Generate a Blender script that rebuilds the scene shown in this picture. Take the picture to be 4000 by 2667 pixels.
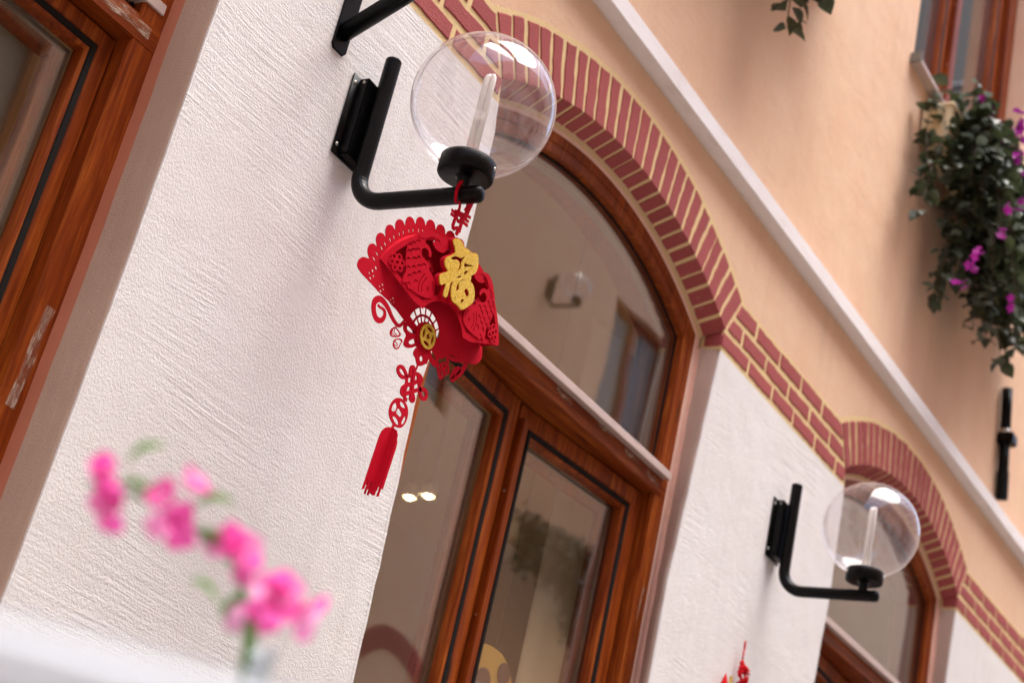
import bpy, bmesh, math, random
from mathutils import Vector, Matrix, noise
from mathutils.geometry import tessellate_polygon
S = bpy.context.scene
for _o in list(bpy.data.objects): bpy.data.objects.remove(_o)
R = math.radians; PI = math.pi
rnd = random.Random(7)

# ------------------------------------------------------------------ camera, sky, sun, exposure
camd = bpy.data.cameras.new('camera'); cam = bpy.data.objects.new('camera', camd); S.collection.objects.link(cam)
camd.sensor_width = 36; camd.lens = 57.75; camd.clip_end = 400; camd.clip_start = .05
r0 = Vector((.4952271, -.8423799, .2120782)); r1 = Vector((.4470896, .0378896, -.8936671)); r2 = Vector((.7447710, .5373857, .3954516))
CAM = Vector((-2.2527, -2.144, 1.25))
M = Matrix.Identity(4)
for i in range(3):
    M[i][0] = r0[i]; M[i][1] = -r1[i]; M[i][2] = -r2[i]; M[i][3] = CAM[i]
cam.matrix_world = M
camd.dof.use_dof = True; camd.dof.focus_distance = 3.15; camd.dof.aperture_fstop = 3.9
S.camera = cam
S.render.engine = 'CYCLES'
S.cycles.transparent_max_bounces = 24; S.cycles.max_bounces = 10
SUN_EL, SUN_AZ = 80, 160            # nearly overhead, a little in front of the facade
w = bpy.data.worlds.new('World'); S.world = w; w.use_nodes = True
nt = w.node_tree; bg = nt.nodes['Background']
sky = nt.nodes.new('ShaderNodeTexSky'); sky.sky_type = 'NISHITA'; sky.sun_disc = False
sky.sun_elevation = R(SUN_EL); sky.sun_rotation = R(SUN_AZ); sky.air_density = 1.0; sky.dust_density = 3.0; sky.ozone_density = 1.0
nt.links.new(sky.outputs[0], bg.inputs[0]); bg.inputs[1].default_value = .15
sund = bpy.data.lights.new('sun', 'SUN'); sund.energy = 1.5; sund.angle = R(50); sund.color = (1, .965, .92)
sun = bpy.data.objects.new('sun', sund); S.collection.objects.link(sun)
_d = Vector((math.sin(R(SUN_AZ)) * math.cos(R(SUN_EL)), math.cos(R(SUN_AZ)) * math.cos(R(SUN_EL)), math.sin(R(SUN_EL))))
sun.rotation_euler = _d.to_track_quat('Z', 'Y').to_euler(); sun.location = (0, -4, 20)
S.view_settings.view_transform = 'Standard'; S.view_settings.look = 'None'; S.view_settings.gamma = 1
S.view_settings.exposure = 1.98; S.view_settings.use_curve_mapping = False

# ------------------------------------------------------------------ materials
def lin(r, g, b):
    f = lambda c: (c/255/12.92) if c/255 <= .04045 else ((c/255+.055)/1.055)**2.4
    return (f(r), f(g), f(b), 1)
MAT = {}
class NB:
    def __init__(s, name):
        s.m = bpy.data.materials.new(name); s.m.use_nodes = True; s.t = s.m.node_tree
        s.b = s.t.nodes['Principled BSDF']; MAT[name] = s.m
        s.tc = s.n('TexCoord')
    def n(s, typ, **kw):
        x = s.t.nodes.new('ShaderNode' + typ)
        for k, v in kw.items(): setattr(x, k, v)
        return x
    def l(s, a, b): s.t.links.new(a, b)
    def mapping(s, scale=(1, 1, 1), rot=(0, 0, 0), loc=(0, 0, 0), src=None):
        m = s.n('Mapping'); m.inputs['Scale'].default_value = scale; m.inputs['Rotation'].default_value = rot; m.inputs['Location'].default_value = loc
        s.l(src or s.tc.outputs['Object'], m.inputs[0]); return m.outputs[0]
    def noise(s, vec, scale, detail=4, rough=.55, dist=0):
        x = s.n('TexNoise'); x.inputs['Scale'].default_value = scale; x.inputs['Detail'].default_value = detail
        x.inputs['Roughness'].default_value = rough; x.inputs['Distortion'].default_value = dist
        s.l(vec, x.inputs['Vector']); return x.outputs[0]
    def ramp(s, fac, stops):
        x = s.n('ValToRGB'); e = x.color_ramp.elements
        while len(e) > 1: e.remove(e[-1])
        e[0].position = stops[0][0]; e[0].color = stops[0][1]
        for p, c in stops[1:]: q = e.new(p); q.color = c
        s.l(fac, x.inputs[0]); return x.outputs[0]
    def math(s, op, a, b=None, c=None):
        x = s.n('Math', operation=op)
        for i, v in enumerate((a, b, c)):
            if v is None: continue
            if isinstance(v, (int, float)): x.inputs[i].default_value = v
            else: s.l(v, x.inputs[i])
        return x.outputs[0]
    def mix(s, fac, a, b):
        x = s.n('Mix', data_type='RGBA')
        for i, v in ((0, fac), (6, a), (7, b)):
            if isinstance(v, (int, float)): x.inputs[i].default_value = v
            elif isinstance(v, tuple): x.inputs[i].default_value = v
            else: s.l(v, x.inputs[i])
        return x.outputs[2]
    def bump(s, h, strength=.5, dist=.01, prev=None):
        x = s.n('Bump'); x.inputs['Strength'].default_value = strength; x.inputs['Distance'].default_value = dist
        s.l(h, x.inputs['Height'])
        if prev: s.l(prev, x.inputs['Normal'])
        return x.outputs[0]
    def set(s, color=None, rough=None, normal=None, **kw):
        for k, v in (('Base Color', color), ('Roughness', rough), ('Normal', normal)):
            if v is None: continue
            if isinstance(v, (int, float, tuple)): s.b.inputs[k].default_value = v
            else: s.l(v, s.b.inputs[k])
        for k, v in kw.items(): s.b.inputs[k].default_value = v
        return s.m
def simple(name, col, rough=.5, nscale=None, var=.12, bump=0, bdist=.002, **kw):
    b = NB(name); c = col
    if nscale:
        f = b.noise(b.tc.outputs['Object'], nscale, 5, .6)
        c = b.mix(f, tuple(x*(1-var) for x in col[:3])+(1,), tuple(min(1, x*(1+var)) for x in col[:3])+(1,))
    nm = None
    if bump: nm = b.bump(b.noise(b.tc.outputs['Object'], nscale*6, 4, .6), bump, bdist)
    return b.set(c, rough, nm, **kw)

def plaster(name, base, dark, grain=1.0, trowel=1.0, mott=.5, patch=False):
    b = NB(name); O = b.tc.outputs['Object']
    # trowel strokes: long, nearly level ridges that come and go over the wall
    warp = b.n('VectorMath', operation='MULTIPLY_ADD'); wn = b.n('TexNoise'); wn.inputs['Scale'].default_value = 1.3; b.l(O, wn.inputs['Vector'])
    b.l(wn.outputs['Color'], warp.inputs[0]); warp.inputs[1].default_value = (.12, .0, .12); b.l(O, warp.inputs[2])
    st = b.noise(b.mapping((5, 5, 95), (0, R(-4), 0), src=warp.outputs[0]), 1, 3, .6)
    st2 = b.noise(b.mapping((11, 5, 210), (0, R(-9), 0), src=warp.outputs[0]), 1, 2, .5)
    stroke = b.math('ADD', b.math('POWER', st, 1.6), b.math('MULTIPLY', st2, .45))
    # strokes are strong low on the wall and on patches, weak elsewhere
    reg = b.noise(b.mapping((2.2, 2.2, 2.6)), 1, 2, .5)
    regm = b.ramp(reg, [(.44, (.03, .03, .03, 1)), (.60, (1, 1, 1, 1))])
    g1 = b.noise(O, 340, 3, .65); g2 = b.noise(O, 150, 3, .6); lump = b.noise(O, 9, 3, .5)
    fac = regm
    if patch:      # a smooth filled spot beside the lamp
        g = b.n('VectorMath', operation='DISTANCE'); mp = b.mapping((1, 0, .75), src=warp.outputs[0]); b.l(mp, g.inputs[0]); g.inputs[1].default_value = (.042, 0, 2.557*.75+.045)
        pm = b.ramp(g.outputs['Value'], [(.020, (0, 0, 0, 1)), (.048, (1, 1, 1, 1))])
        gs = b.math('MULTIPLY', b.math('SUBTRACT', b.math('ADD', b.math('MULTIPLY', g1, .6), g2), .8), b.math('MULTIPLY_ADD', pm, .9, .1))
        fac = b.math('MULTIPLY', regm, pm)
    else:
        gs = b.math('ADD', b.math('MULTIPLY', g1, .6), g2)
    h = b.math('ADD', b.math('MULTIPLY', b.math('MULTIPLY', b.math('SUBTRACT', stroke, .55), fac), 1.2*trowel), b.math('MULTIPLY', gs, 1.0*grain))
    h = b.math('ADD', h, b.math('MULTIPLY', lump, 1.9))
    nm = b.bump(h, .60, .0034)
    mo = b.noise(O, 3.5, 6, .65); sp = b.noise(O, 60, 3, .7)
    mm = b.math('ADD', b.math('MULTIPLY', mo, .7), b.math('MULTIPLY', sp, .3))
    col = b.mix(b.ramp(mm, [(.38, (0, 0, 0, 1)), (.62, (mott, mott, mott, 1))]), base, dark)
    # little ochre stains here and there
    sn = b.noise(b.mapping((14, 14, 7)), 1, 2, .5)
    col = b.mix(b.ramp(sn, [(.74, (0, 0, 0, 1)), (.82, (.22, .22, .22, 1))]), col, (.55, .33, .16, 1))
    # faint rain streaks and grime
    rk = b.noise(b.mapping((16, 16, .9)), 1, 4, .6); gr = b.noise(b.mapping((1.4, 1.4, 1.1), loc=(3, 1, 2)), 1, 5, .6)
    gm = b.math('MULTIPLY', b.ramp(rk, [(.48, (0, 0, 0, 1)), (.72, (1, 1, 1, 1))]), b.ramp(gr, [(.45, (0, 0, 0, 1)), (.65, (.30, .30, .30, 1))]))
    col = b.mix(gm, col, tuple(v*.62 for v in dark[:3])+(1,))
    return b.set(col, .9, nm)
plaster('white_plaster', (.805, .795, .785, 1), (.755, .715, .685, 1), patch=True)
plaster('peach_plaster', (.80, .555, .375, 1), (.75, .465, .295, 1), grain=.55, trowel=.7, mott=.8)
def brushed(name, base, dark, axis='z', bump=.35):
    b = NB(name); sc = (120, 40, 6) if axis == 'z' else (6, 40, 120)
    f = b.noise(b.mapping(sc), 1, 4, .65); g = b.noise(b.tc.outputs['Object'], 12, 4, .6)
    col = b.mix(b.math('ADD', b.math('MULTIPLY', f, .6), b.math('MULTIPLY', g, .4)), dark, base)
    return b.set(col, .8, b.bump(b.math('ADD', f, b.math('MULTIPLY', b.noise(b.tc.outputs['Object'], 260, 2, .6), .5)), bump, .004))
brushed('reveal_paint', (.55, .40, .315, 1), (.40, .27, .20, 1))
brushed('pale_reveal_paint', (.53, .39, .325, 1), (.42, .29, .23, 1))
simple('terracotta_paint', (.50, .175, .10, 1), .7, 6, .16, .15, .001)
simple('pink_seal', (.78, .50, .40, 1), .6, 25, .15)
def gritty(name, base, dark, rough=.85, chip=None):
    b = NB(name); O = b.tc.outputs['Object']
    f = b.noise(O, 14, 5, .65); s2 = b.noise(O, 160, 3, .7)
    col = b.mix(b.math('ADD', b.math('MULTIPLY', f, .55), b.math('MULTIPLY', s2, .45)), dark, base)
    oi = b.n('ObjectInfo'); col = b.mix(b.math('MULTIPLY', oi.outputs['Random'], .55), col, dark)
    if chip: col = b.mix(b.ramp(b.noise(O, 70, 4, .7), [(.655, (0, 0, 0, 1)), (.72, (.55, .55, .55, 1))]), col, chip)
    st = b.noise(b.mapping((30, 20, 260), (0, R(-35), 0)), 1, 2, .5)
    return b.set(col, rough, b.bump(b.math('ADD', b.noise(O, 240, 3, .65), b.math('MULTIPLY', st, .5)), .8, .0035))
gritty('mortar_paint', (.87, .69, .37, 1), (.76, .54, .25, 1))
gritty('brick_paint', (.47, .100, .095, 1), (.31, .056, .055, 1), chip=(.66, .40, .30, 1))
gritty('cream_paint', (.74, .53, .31, 1), (.62, .40, .20, 1))
def wood(name, axis):
    b = NB(name); sc = {'x': (3, 55, 55), 'z': (55, 55, 3)}[axis]; O = b.tc.outputs['Object']
    f = b.noise(b.mapping(sc), 1, 5, .6, .6); f2 = b.noise(b.mapping(tuple(4*v for v in sc)), 1, 3, .6)
    big = b.noise(b.mapping(tuple(v*.12 for v in sc)), 1, 2, .5)
    v = b.math('ADD', b.math('ADD', b.math('MULTIPLY', f, .5), b.math('MULTIPLY', f2, .22)), b.math('MULTIPLY', big, .28))
    col = b.ramp(v, [(.3, (.055, .006, .0012, 1)), (.5, (.215, .038, .005, 1)), (.72, (.52, .145, .02, 1))])
    kn = b.n('TexVoronoi'); kn.inputs['Scale'].default_value = 1; b.l(b.mapping({'x': (2.2, 14, 14), 'z': (14, 14, 2.2)}[axis]), kn.inputs['Vector'])
    col = b.mix(b.ramp(kn.outputs['Distance'], [(.045, (.9, .9, .9, 1)), (.11, (0, 0, 0, 1))]), col, (.04, .012, .005, 1))
    return b.set(col, .38, b.bump(f2, .12, .001), **{'Specular IOR Level': .18})
wood('wood_upright', 'z'); wood('wood_level', 'x')
simple('rubber', (.010, .008, .007, 1), .7, 40, .3, **{'Specular IOR Level': .15})
simple('spacer', (.17, .155, .125, 1), .45, 30, .1)
simple('drip_metal', (.58, .46, .42, 1), .45, 14, .12, .1, .001)
def ledge():
    b = NB('ledge_paint'); O = b.tc.outputs['Object']
    d = b.math('MULTIPLY', b.ramp(b.noise(b.mapping((9, 30, 30)), 1, 5, .7), [(.50, (0, 0, 0, 1)), (.68, (1, 1, 1, 1))]), b.ramp(b.noise(O, 1.7, 3, .6), [(.42, (.06, .06, .06, 1)), (.62, (.26, .26, .26, 1))]))
    col = b.mix(b.noise(O, 6, 4, .6), (.88, .855, .85, 1), (.93, .90, .895, 1)); col = b.mix(d, col, (.52, .40, .27, 1))
    return b.set(col, .6, b.bump(b.noise(O, 110, 3, .6), .3, .0025))
ledge()
simple('black_paint', (.0018, .0018, .0019, 1), .34, 35, .3, .05, .0008, **{'Specular IOR Level': .15})
simple('screw_metal', (.62, .60, .55, 1), .32, 50, .1, Metallic=1.0)
simple('tube_white', (.92, .88, .83, 1), .25, 8, .04, **{'Subsurface Weight': .15})
def felt(name, a, c):
    b = NB(name); O = b.tc.outputs['Object']
    col = b.mix(b.noise(O, 60, 4, .6), a, c)
    return b.set(col, .85, b.bump(b.noise(O, 1500, 2, .6), .25, .0006), **{'Sheen Weight': .04, 'Sheen Roughness': .4, 'Sheen Tint': (1, .1, .12, 1), 'Specular IOR Level': .12})
felt('red_felt', (.47, .0010, .014, 1), (.55, .0018, .020, 1))
felt('red_cord', (.52, .006, .012, 1), (.62, .012, .02, 1))
def glitter(name):
    b = NB(name); O = b.tc.outputs['Object']
    v = b.n('TexVoronoi'); v.inputs['Scale'].default_value = 900; b.l(O, v.inputs['Vector'])
    bw = b.n('RGBToBW'); b.l(v.outputs['Color'], bw.inputs[0])
    col = b.ramp(bw.outputs[0], [(.2, (.56, .30, .006, 1)), (.6, (.82, .50, .012, 1)), (.85, (1, .82, .18, 1))])
    rg = b.n('NormalMap')
    nn = b.mix(.22, (.5, .5, 1, 1), v.outputs['Color']); b.l(nn, rg.inputs['Color']); rg.space = 'OBJECT'
    return b.set(col, .42, b.bump(bw.outputs[0], .8, .002), Metallic=.12)
glitter('gold_glitter')
def leafm(name, a, c, rough=.45):
    b = NB(name)
    oi = b.n('ObjectInfo'); f = b.noise(b.tc.outputs['Object'], 30, 3, .6)
    v = b.math('ADD', b.math('MULTIPLY', oi.outputs['Random'], .6), b.math('MULTIPLY', f, .4))
    col = b.mix(v, a, c); b.set(col, rough)
    tl = b.n('BsdfTranslucent'); b.l(col, tl.inputs[0]); mx = b.n('MixShader'); mx.inputs[0].default_value = .28
    out = b.t.nodes['Material Output']; b.l(b.b.outputs[0], mx.inputs[1]); b.l(tl.outputs[0], mx.inputs[2]); b.l(mx.outputs[0], out.inputs[0]); return b.m
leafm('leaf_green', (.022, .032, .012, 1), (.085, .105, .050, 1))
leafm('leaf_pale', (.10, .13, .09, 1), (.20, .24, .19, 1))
leafm('leaf_fresh', (.07, .22, .025, 1), (.15, .34, .06, 1))
leafm('stem_brown', (.10, .07, .03, 1), (.16, .11, .05, 1))
leafm('magenta_petal', (.22, .005, .18, 1), (.42, .02, .33, 1), .6)
leafm('pink_petal', (.94, .10, .50, 1), (.96, .22, .62, 1), .6)
leafm('light_petal', (.97, .36, .70, 1), (.98, .50, .80, 1), .6)
simple('cream_box', (.74, .60, .36, 1), .55, 12, .08)
simple('white_ceramic', (.70, .76, .82, 1), .35, 6, .03)
simple('paving', (.15, .135, .12, 1), .8, 3, .2, .4, .004)
simple('room_wall', (.46, .36, .25, 1), .8, 4, .08)
simple('room_dark', (.10, .08, .06, 1), .8, 4, .1)
def cloth():
    b = NB('blind_cloth'); f = b.noise(b.tc.outputs['Object'], 5, 4, .6); col = b.mix(f, (.56, .46, .35, 1), (.66, .56, .44, 1))
    d = b.n('BsdfDiffuse'); t = b.n('BsdfTranslucent'); b.l(col, d.inputs[0]); b.l(col, t.inputs[0]); m = b.n('MixShader'); m.inputs[0].default_value = .45
    b.l(d.outputs[0], m.inputs[1]); b.l(t.outputs[0], m.inputs[2]); b.t.links.new(m.outputs[0], b.t.nodes['Material Output'].inputs[0]); b.t.nodes.remove(b.b)
cloth()
simple('yellow_board', (.72, .42, .08, 1), .6, 6, .08)
simple('brown_spot', (.16, .07, .05, 1), .6, 6, .08)
simple('brown_wall', (.20, .15, .11, 1), .8, 2, .1)
simple('dull_pane', (.17, .17, .15, 1), .45, 2, .3)
simple('steel_grey', (.12, .12, .13, 1), .5, 8, .1, Metallic=.4)
simple('table_top', (.78, .78, .78, 1), .4, 8, .03)
def thin_glass(name, r0, tint, veil=0.0, veilcol=(1, 1, 1, 1), power=5, rough=0.0, rimdark=0.0):
    b = NB(name); t = b.t
    lw = b.n('LayerWeight'); lw.inputs['Blend'].default_value = .5
    fr = b.math('MULTIPLY_ADD', b.math('POWER', lw.outputs['Facing'], power), 1-r0, r0)
    tr = b.n('BsdfTransparent'); tr.inputs[0].default_value = tint
    base = tr.outputs[0]
    if veil:
        df = b.n('BsdfDiffuse'); df.inputs[0].default_value = veilcol
        tl = b.n('BsdfTranslucent'); tl.inputs[0].default_value = veilcol
        ad = b.n('MixShader'); ad.inputs[0].default_value = .5; b.l(df.outputs[0], ad.inputs[1]); b.l(tl.outputs[0], ad.inputs[2])
        mx = b.n('MixShader'); vf = b.math('MULTIPLY_ADD', b.math('POWER', lw.outputs['Facing'], 4), rimdark, veil)
        ds = b.math('MULTIPLY_ADD', b.ramp(b.noise(b.tc.outputs['Object'], 26, 5, .7), [(.45, (0, 0, 0, 1)), (.75, (1, 1, 1, 1))]), .6, .75); b.l(b.math('MULTIPLY', vf, ds), mx.inputs[0]); b.l(tr.outputs[0], mx.inputs[1]); b.l(ad.outputs[0], mx.inputs[2]); base = mx.outputs[0]
    O = b.tc.outputs['Object']; wv = b.bump(b.noise(O, 1.6, 2, .5), .06, .02)
    gl = b.n('BsdfGlossy')
    if name == 'window_glass': b.l(wv, gl.inputs['Normal'])
    gl.inputs['Roughness'].default_value = rough; gl.inputs[0].default_value = (1, 1, 1, 1)
    m2 = b.n('MixShader'); b.l(fr, m2.inputs[0]); b.l(base, m2.inputs[1]); b.l(gl.outputs[0], m2.inputs[2])
    t.links.new(m2.outputs[0], t.nodes['Material Output'].inputs[0]); t.nodes.remove(b.b)
    return b.m
thin_glass('window_glass', .115, (.93, .94, .92, 1), veil=.012, veilcol=(.8, .74, .66, 1), power=4)
thin_glass('globe_acrylic', .07, (.965, .955, .96, 1), veil=.05, veilcol=(.85, .76, .77, 1), rimdark=.36)
thin_glass('vase_glass', .05, (.86, .90, .92, 1), veil=.10, veilcol=(.75, .80, .84, 1), rimdark=.3)
def tape():
    b = NB('tape_film'); O = b.tc.outputs['Object']
    f = b.noise(b.mapping((18, 60, 90)), 1, 4, .7, 1.0); f2 = b.noise(b.mapping((30, 60, 520), (0, R(12), 0)), 1, 2, .6)
    a = b.ramp(b.math('MULTIPLY', f, b.math('ADD', f2, .45)), [(.42, (.05, .05, .05, 1)), (.66, (.55, .55, .55, 1))])
    b.set((.70, .58, .46, 1), .35); b.l(a, b.b.inputs['Alpha']); return b.m
tape()
def glow(name, col, st):
    b = NB(name); return b.set((0, 0, 0, 1), .5, None, **{'Emission Color': col, 'Emission Strength': st})
glow('warm_bulb', (1, .78, .42, 1), 7)

# ------------------------------------------------------------------ mesh helpers
def link(name, me, mat=None, parent=None, loc=(0, 0, 0), smooth=False):
    o = bpy.data.objects.new(name, me); S.collection.objects.link(o); o.location = loc
    if mat and not me.materials: me.materials.append(MAT[mat])
    if smooth: me.polygons.foreach_set('use_smooth', [True]*len(me.polygons))
    if parent: o.parent = parent
    return o
def tag(o, label, cat, group=None, kind=None):
    if label: o['label'] = label
    if cat: o['category'] = cat
    if group: o['group'] = group
    if kind: o['kind'] = kind
    return o
def empty(name, loc, label, cat, group=None, rz=0):
    o = bpy.data.objects.new(name, None); S.collection.objects.link(o); o.location = loc; o.rotation_euler = (0, 0, rz)
    o.empty_display_size = .1
    return tag(o, label, cat, group)
def struct(name, me, mat):
    o = link(name, me, mat); o['kind'] = 'structure'; return o
class MB:
    def __init__(s): s.v = []; s.f = []; s.mi = []
    def add(s, vs, fs, m=0):
        k = len(s.v); s.v += [tuple(v) for v in vs]; s.f += [tuple(i+k for i in f) for f in fs]; s.mi += [m]*len(fs); return s
    def box(s, x0, x1, y0, y1, z0, z1, m=0):
        v = [(x, y, z) for x in (x0, x1) for y in (y0, y1) for z in (z0, z1)]
        return s.add(v, [(0, 1, 3, 2), (4, 6, 7, 5), (0, 4, 5, 1), (2, 3, 7, 6), (0, 2, 6, 4), (1, 5, 7, 3)], m)
    def hexa(s, v8, m=0):      # corners: front quad (4), back quad (4)
        return s.add(v8, [(0, 1, 2, 3), (7, 6, 5, 4), (0, 4, 5, 1), (1, 5, 6, 2), (2, 6, 7, 3), (3, 7, 4, 0)], m)
    def tube(s, pts, r, n=12, cap=True, m=0):
        pts = [Vector(p) for p in pts]; rs = r if isinstance(r, (list, tuple)) else [r]*len(pts)
        vs = []; up = None
        for i, p in enumerate(pts):
            t = ((pts[min(i+1, len(pts)-1)]-p).normalized()+(p-pts[max(i-1, 0)]).normalized()).normalized()
            if up is None:
                up = t.orthogonal().normalized()
            up = (up-t*up.dot(t)).normalized(); q = t.cross(up)
            for k in range(n):
                a = 2*PI*k/n; vs.append(p+rs[i]*(math.cos(a)*up+math.sin(a)*q))
        fs = [(i*n+k, i*n+(k+1) % n, (i+1)*n+(k+1) % n, (i+1)*n+k) for i in range(len(pts)-1) for k in range(n)]
        if cap: fs += [tuple(range(n-1, -1, -1)), tuple((len(pts)-1)*n+k for k in range(n))]
        return s.add(vs, fs, m)
    def lathe(s, prof, n=32, c=(0, 0, 0), m=0, axis='z'):
        vs = []
        for r, z in prof:
            for k in range(n):
                a = 2*PI*k/n
                p = (r*math.cos(a), r*math.sin(a), z) if axis == 'z' else (r*math.cos(a), z, r*math.sin(a))
                vs.append((p[0]+c[0], p[1]+c[1], p[2]+c[2]))
        fs = [(i*n+k, i*n+(k+1) % n, (i+1)*n+(k+1) % n, (i+1)*n+k) for i in range(len(prof)-1) for k in range(n)]
        return s.add(vs, fs, m)
    def ring(s, outline, prof, m=0, mats=None):    # outline(d) -> closed loop of (x,z); prof [(d,y)]
        loops = [[(x, y, z) for x, z in outline(d)] for d, y in prof]; n = len(loops[0])
        for i in range(len(loops)-1):
            s.add(loops[i]+loops[i+1], [(k, (k+1) % n, n+(k+1) % n, n+k) for k in range(n)], mats[i] if mats else m)
        return s
    def mesh(s, name):
        me = bpy.data.meshes.new(name); me.from_pydata(s.v, [], s.f); me.update()
        if any(s.mi): me.polygons.foreach_set('material_index', s.mi)
        bm = bmesh.new(); bm.from_mesh(me); bmesh.ops.recalc_face_normals(bm, faces=bm.faces); bm.to_mesh(me); bm.free()
        return me
    def obj(s, name, mat, parent=None, loc=(0, 0, 0), smooth=False):
        me = s.mesh(name)
        for x in (mat if isinstance(mat, (list, tuple)) else [mat]): me.materials.append(MAT[x])
        return link(name, me, None, parent, loc, smooth)
def prism(mb, loops, y0, y1, m=0, surf=None, cut=None):
    """flat shape with holes (x,z) given thickness along Y; surf(x) bends it"""
    pl = [[Vector((x, z, 0)) for x, z in l] for l in loops]
    tris = tessellate_polygon(pl); flat = [p for l in pl for p in l]
    bm = bmesh.new(); vs = [bm.verts.new((p.x, 0, p.y)) for p in flat]
    for t in tris:
        try: bm.faces.new([vs[i] for i in t])
        except ValueError: pass
    if cut:
        xs = [p.x for p in flat]; x = min(xs)+cut
        while x < max(xs):
            bmesh.ops.bisect_plane(bm, geom=bm.verts[:]+bm.edges[:]+bm.faces[:], plane_co=(x, 0, 0), plane_no=(1, 0, 0)); x += cut
    bm.verts.ensure_lookup_table(); bm.verts.index_update()
    n = len(bm.verts); S0 = (lambda x: surf(x)) if surf else (lambda x: 0)
    A = [(v.co.x, S0(v.co.x)+y0, v.co.z) for v in bm.verts]; B = [(v.co.x, S0(v.co.x)+y1, v.co.z) for v in bm.verts]
    fs = []
    for f in bm.faces:
        i = [v.index for v in f.verts]; fs.append(tuple(i)); fs.append(tuple(k+n for k in reversed(i)))
    for e in bm.edges:
        if len(e.link_faces) == 1:
            a, c = e.verts[0].index, e.verts[1].index; fs.append((a, c, c+n, a+n))
    bm.free(); mb.add(A+B, fs, m); return mb
def chaikin(l, it=1):
    for _ in range(it):
        o = []
        for i, p in enumerate(l):
            q = l[(i+1) % len(l)]
            o += [(.75*p[0]+.25*q[0], .75*p[1]+.25*q[1]), (.25*p[0]+.75*q[0], .25*p[1]+.75*q[1])]
        l = o
    return l
def smooth_line(l, it=2):
    for _ in range(it):
        o = [l[0]]
        for i in range(len(l)-1):
            p, q = l[i], l[i+1]; o += [tuple(.75*a+.25*b for a, b in zip(p, q)), tuple(.25*a+.75*b for a, b in zip(p, q))]
        l = o+[l[-1]]
    return l
def ribbon(pts, w):           # closed outline round an open polyline
    L = []; Rr = []
    for i, p in enumerate(pts):
        a = pts[max(i-1, 0)]; c = pts[min(i+1, len(pts)-1)]; d = Vector((c[0]-a[0], c[1]-a[1])); d.normalize()
        ww = w[i] if isinstance(w, list) else w
        L.append((p[0]-d.y*ww/2, p[1]+d.x*ww/2)); Rr.append((p[0]+d.y*ww/2, p[1]-d.x*ww/2))
    return L, Rr
def strip(mb, pts, w, y0, y1, m=0, surf=None):
    L, Q = ribbon(pts, w); n = len(pts); sf = surf or (lambda x: 0)
    vs = [(x, y0+sf(x), z) for x, z in L]+[(x, y0+sf(x), z) for x, z in Q]+[(x, y1+sf(x), z) for x, z in L]+[(x, y1+sf(x), z) for x, z in Q]
    fs = []
    for i in range(n-1):
        fs += [(i, i+1, n+i+1, n+i), (2*n+i, 3*n+i, 3*n+i+1, 2*n+i+1), (i, 2*n+i, 2*n+i+1, i+1), (n+i, n+i+1, 3*n+i+1, 3*n+i)]
    fs += [(0, n, 3*n, 2*n), (n-1, 3*n-1, 4*n-1, 2*n-1)]
    mb.add(vs, fs, m)
def copy_tree(o, parent=None):
    c = o.copy(); S.collection.objects.link(c)
    if parent: c.parent = parent
    for ch in o.children: copy_tree(ch, c)
    return c
def bevel_mesh(o, wdt, seg=1):
    bm = bmesh.new(); bm.from_mesh(o.data)
    bmesh.ops.bevel(bm, geom=[e for e in bm.edges if len(e.link_faces) == 2 and e.calc_face_angle(0) > .5], offset=wdt, segments=seg, affect='EDGES', clamp_overlap=True)
    bm.to_mesh(o.data); bm.free()

# ------------------------------------------------------------------ ground and street
struct('ground', MB().box(-40, 40, -40, 40, -.3, -.004).mesh('ground'), 'paving')
mb = MB()
for i in range(-14, 26):
    for j in range(-9, -0):
        x, y = i*.62, j*.62; mb.box(x+.004, x+.614, y+.004, y+.614, -.05, rnd.uniform(0, .003))
o = struct('paving_slabs', mb.mesh('paving_slabs'), 'paving'); o['kind'] = 'stuff'

# ------------------------------------------------------------------ the plastered building front
house = empty('building', (0, 0, 0), 'white and peach plastered building front with red brick bands over arched timber windows', 'building')
CZ, RI, RO, HW = 2.185, 1.39, 1.565, .678
PER = 2.41
CS = {0: -1.15, 1: 1.102, 2: 1.102+2.425, 3: 1.102+4.85}
JR1 = [(.679, 3.33), (.668, 3.20), (.643, 2.92), (.613, 2.57), (.610, 2.28), (.606, .95)]
JL1 = [(-.662, 3.33), (-.651, 3.26), (-.649, 3.20), (-.653, 3.09), (-.65, 2.93), (-.668, 2.70), (-.686, 2.55), (-.672, 2.3), (-.659, 2.07), (-.657, 1.9), (-.657, .95)]
JR0 = [(.684, 3.33), (.676, 2.9), (.674, 2.4), (.664, 1.9), (.652, 1.5), (.65, .95)]
def wavy(pts, seed, am=1):
    out = []
    for (x0, z0), (x1, z1) in zip(pts, pts[1:]):
        n = max(1, int(abs(z1-z0)/.035))
        for i in range(n):
            t = i/n; z = z0+(z1-z0)*t
            out.append((x0+(x1-x0)*t+am*.005*noise.noise((seed, z*5, 0))+am*.0035*noise.noise((seed, z*22, 3)), z))
    return out+[pts[-1]]
JR = {k: [(x+CS[k], z) for x, z in wavy(JR0 if k == 0 else JR1, k+.3, .35 if k == 0 else 1)] for k in CS}
JL = {k: [(x+CS[k], z) for x, z in wavy(JL1, k+7.7)] for k in CS}
ZB = 3.33
mb = MB()
ks = sorted(CS)
prism(mb, [[(-9, 0), (JL[0][-1][0], 0)]+[p for p in reversed(JL[0])]+[(-9, ZB)]], 0, .010)
for a, b in zip(ks, ks[1:]):
    prism(mb, [[(JR[a][-1][0], 0), (JL[b][-1][0], 0)]+list(reversed(JL[b]))+JR[a]], 0, .010)
prism(mb, [[(JR[3][-1][0], 0), (16, 0), (16, ZB)]+JR[3]], 0, .010)
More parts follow.
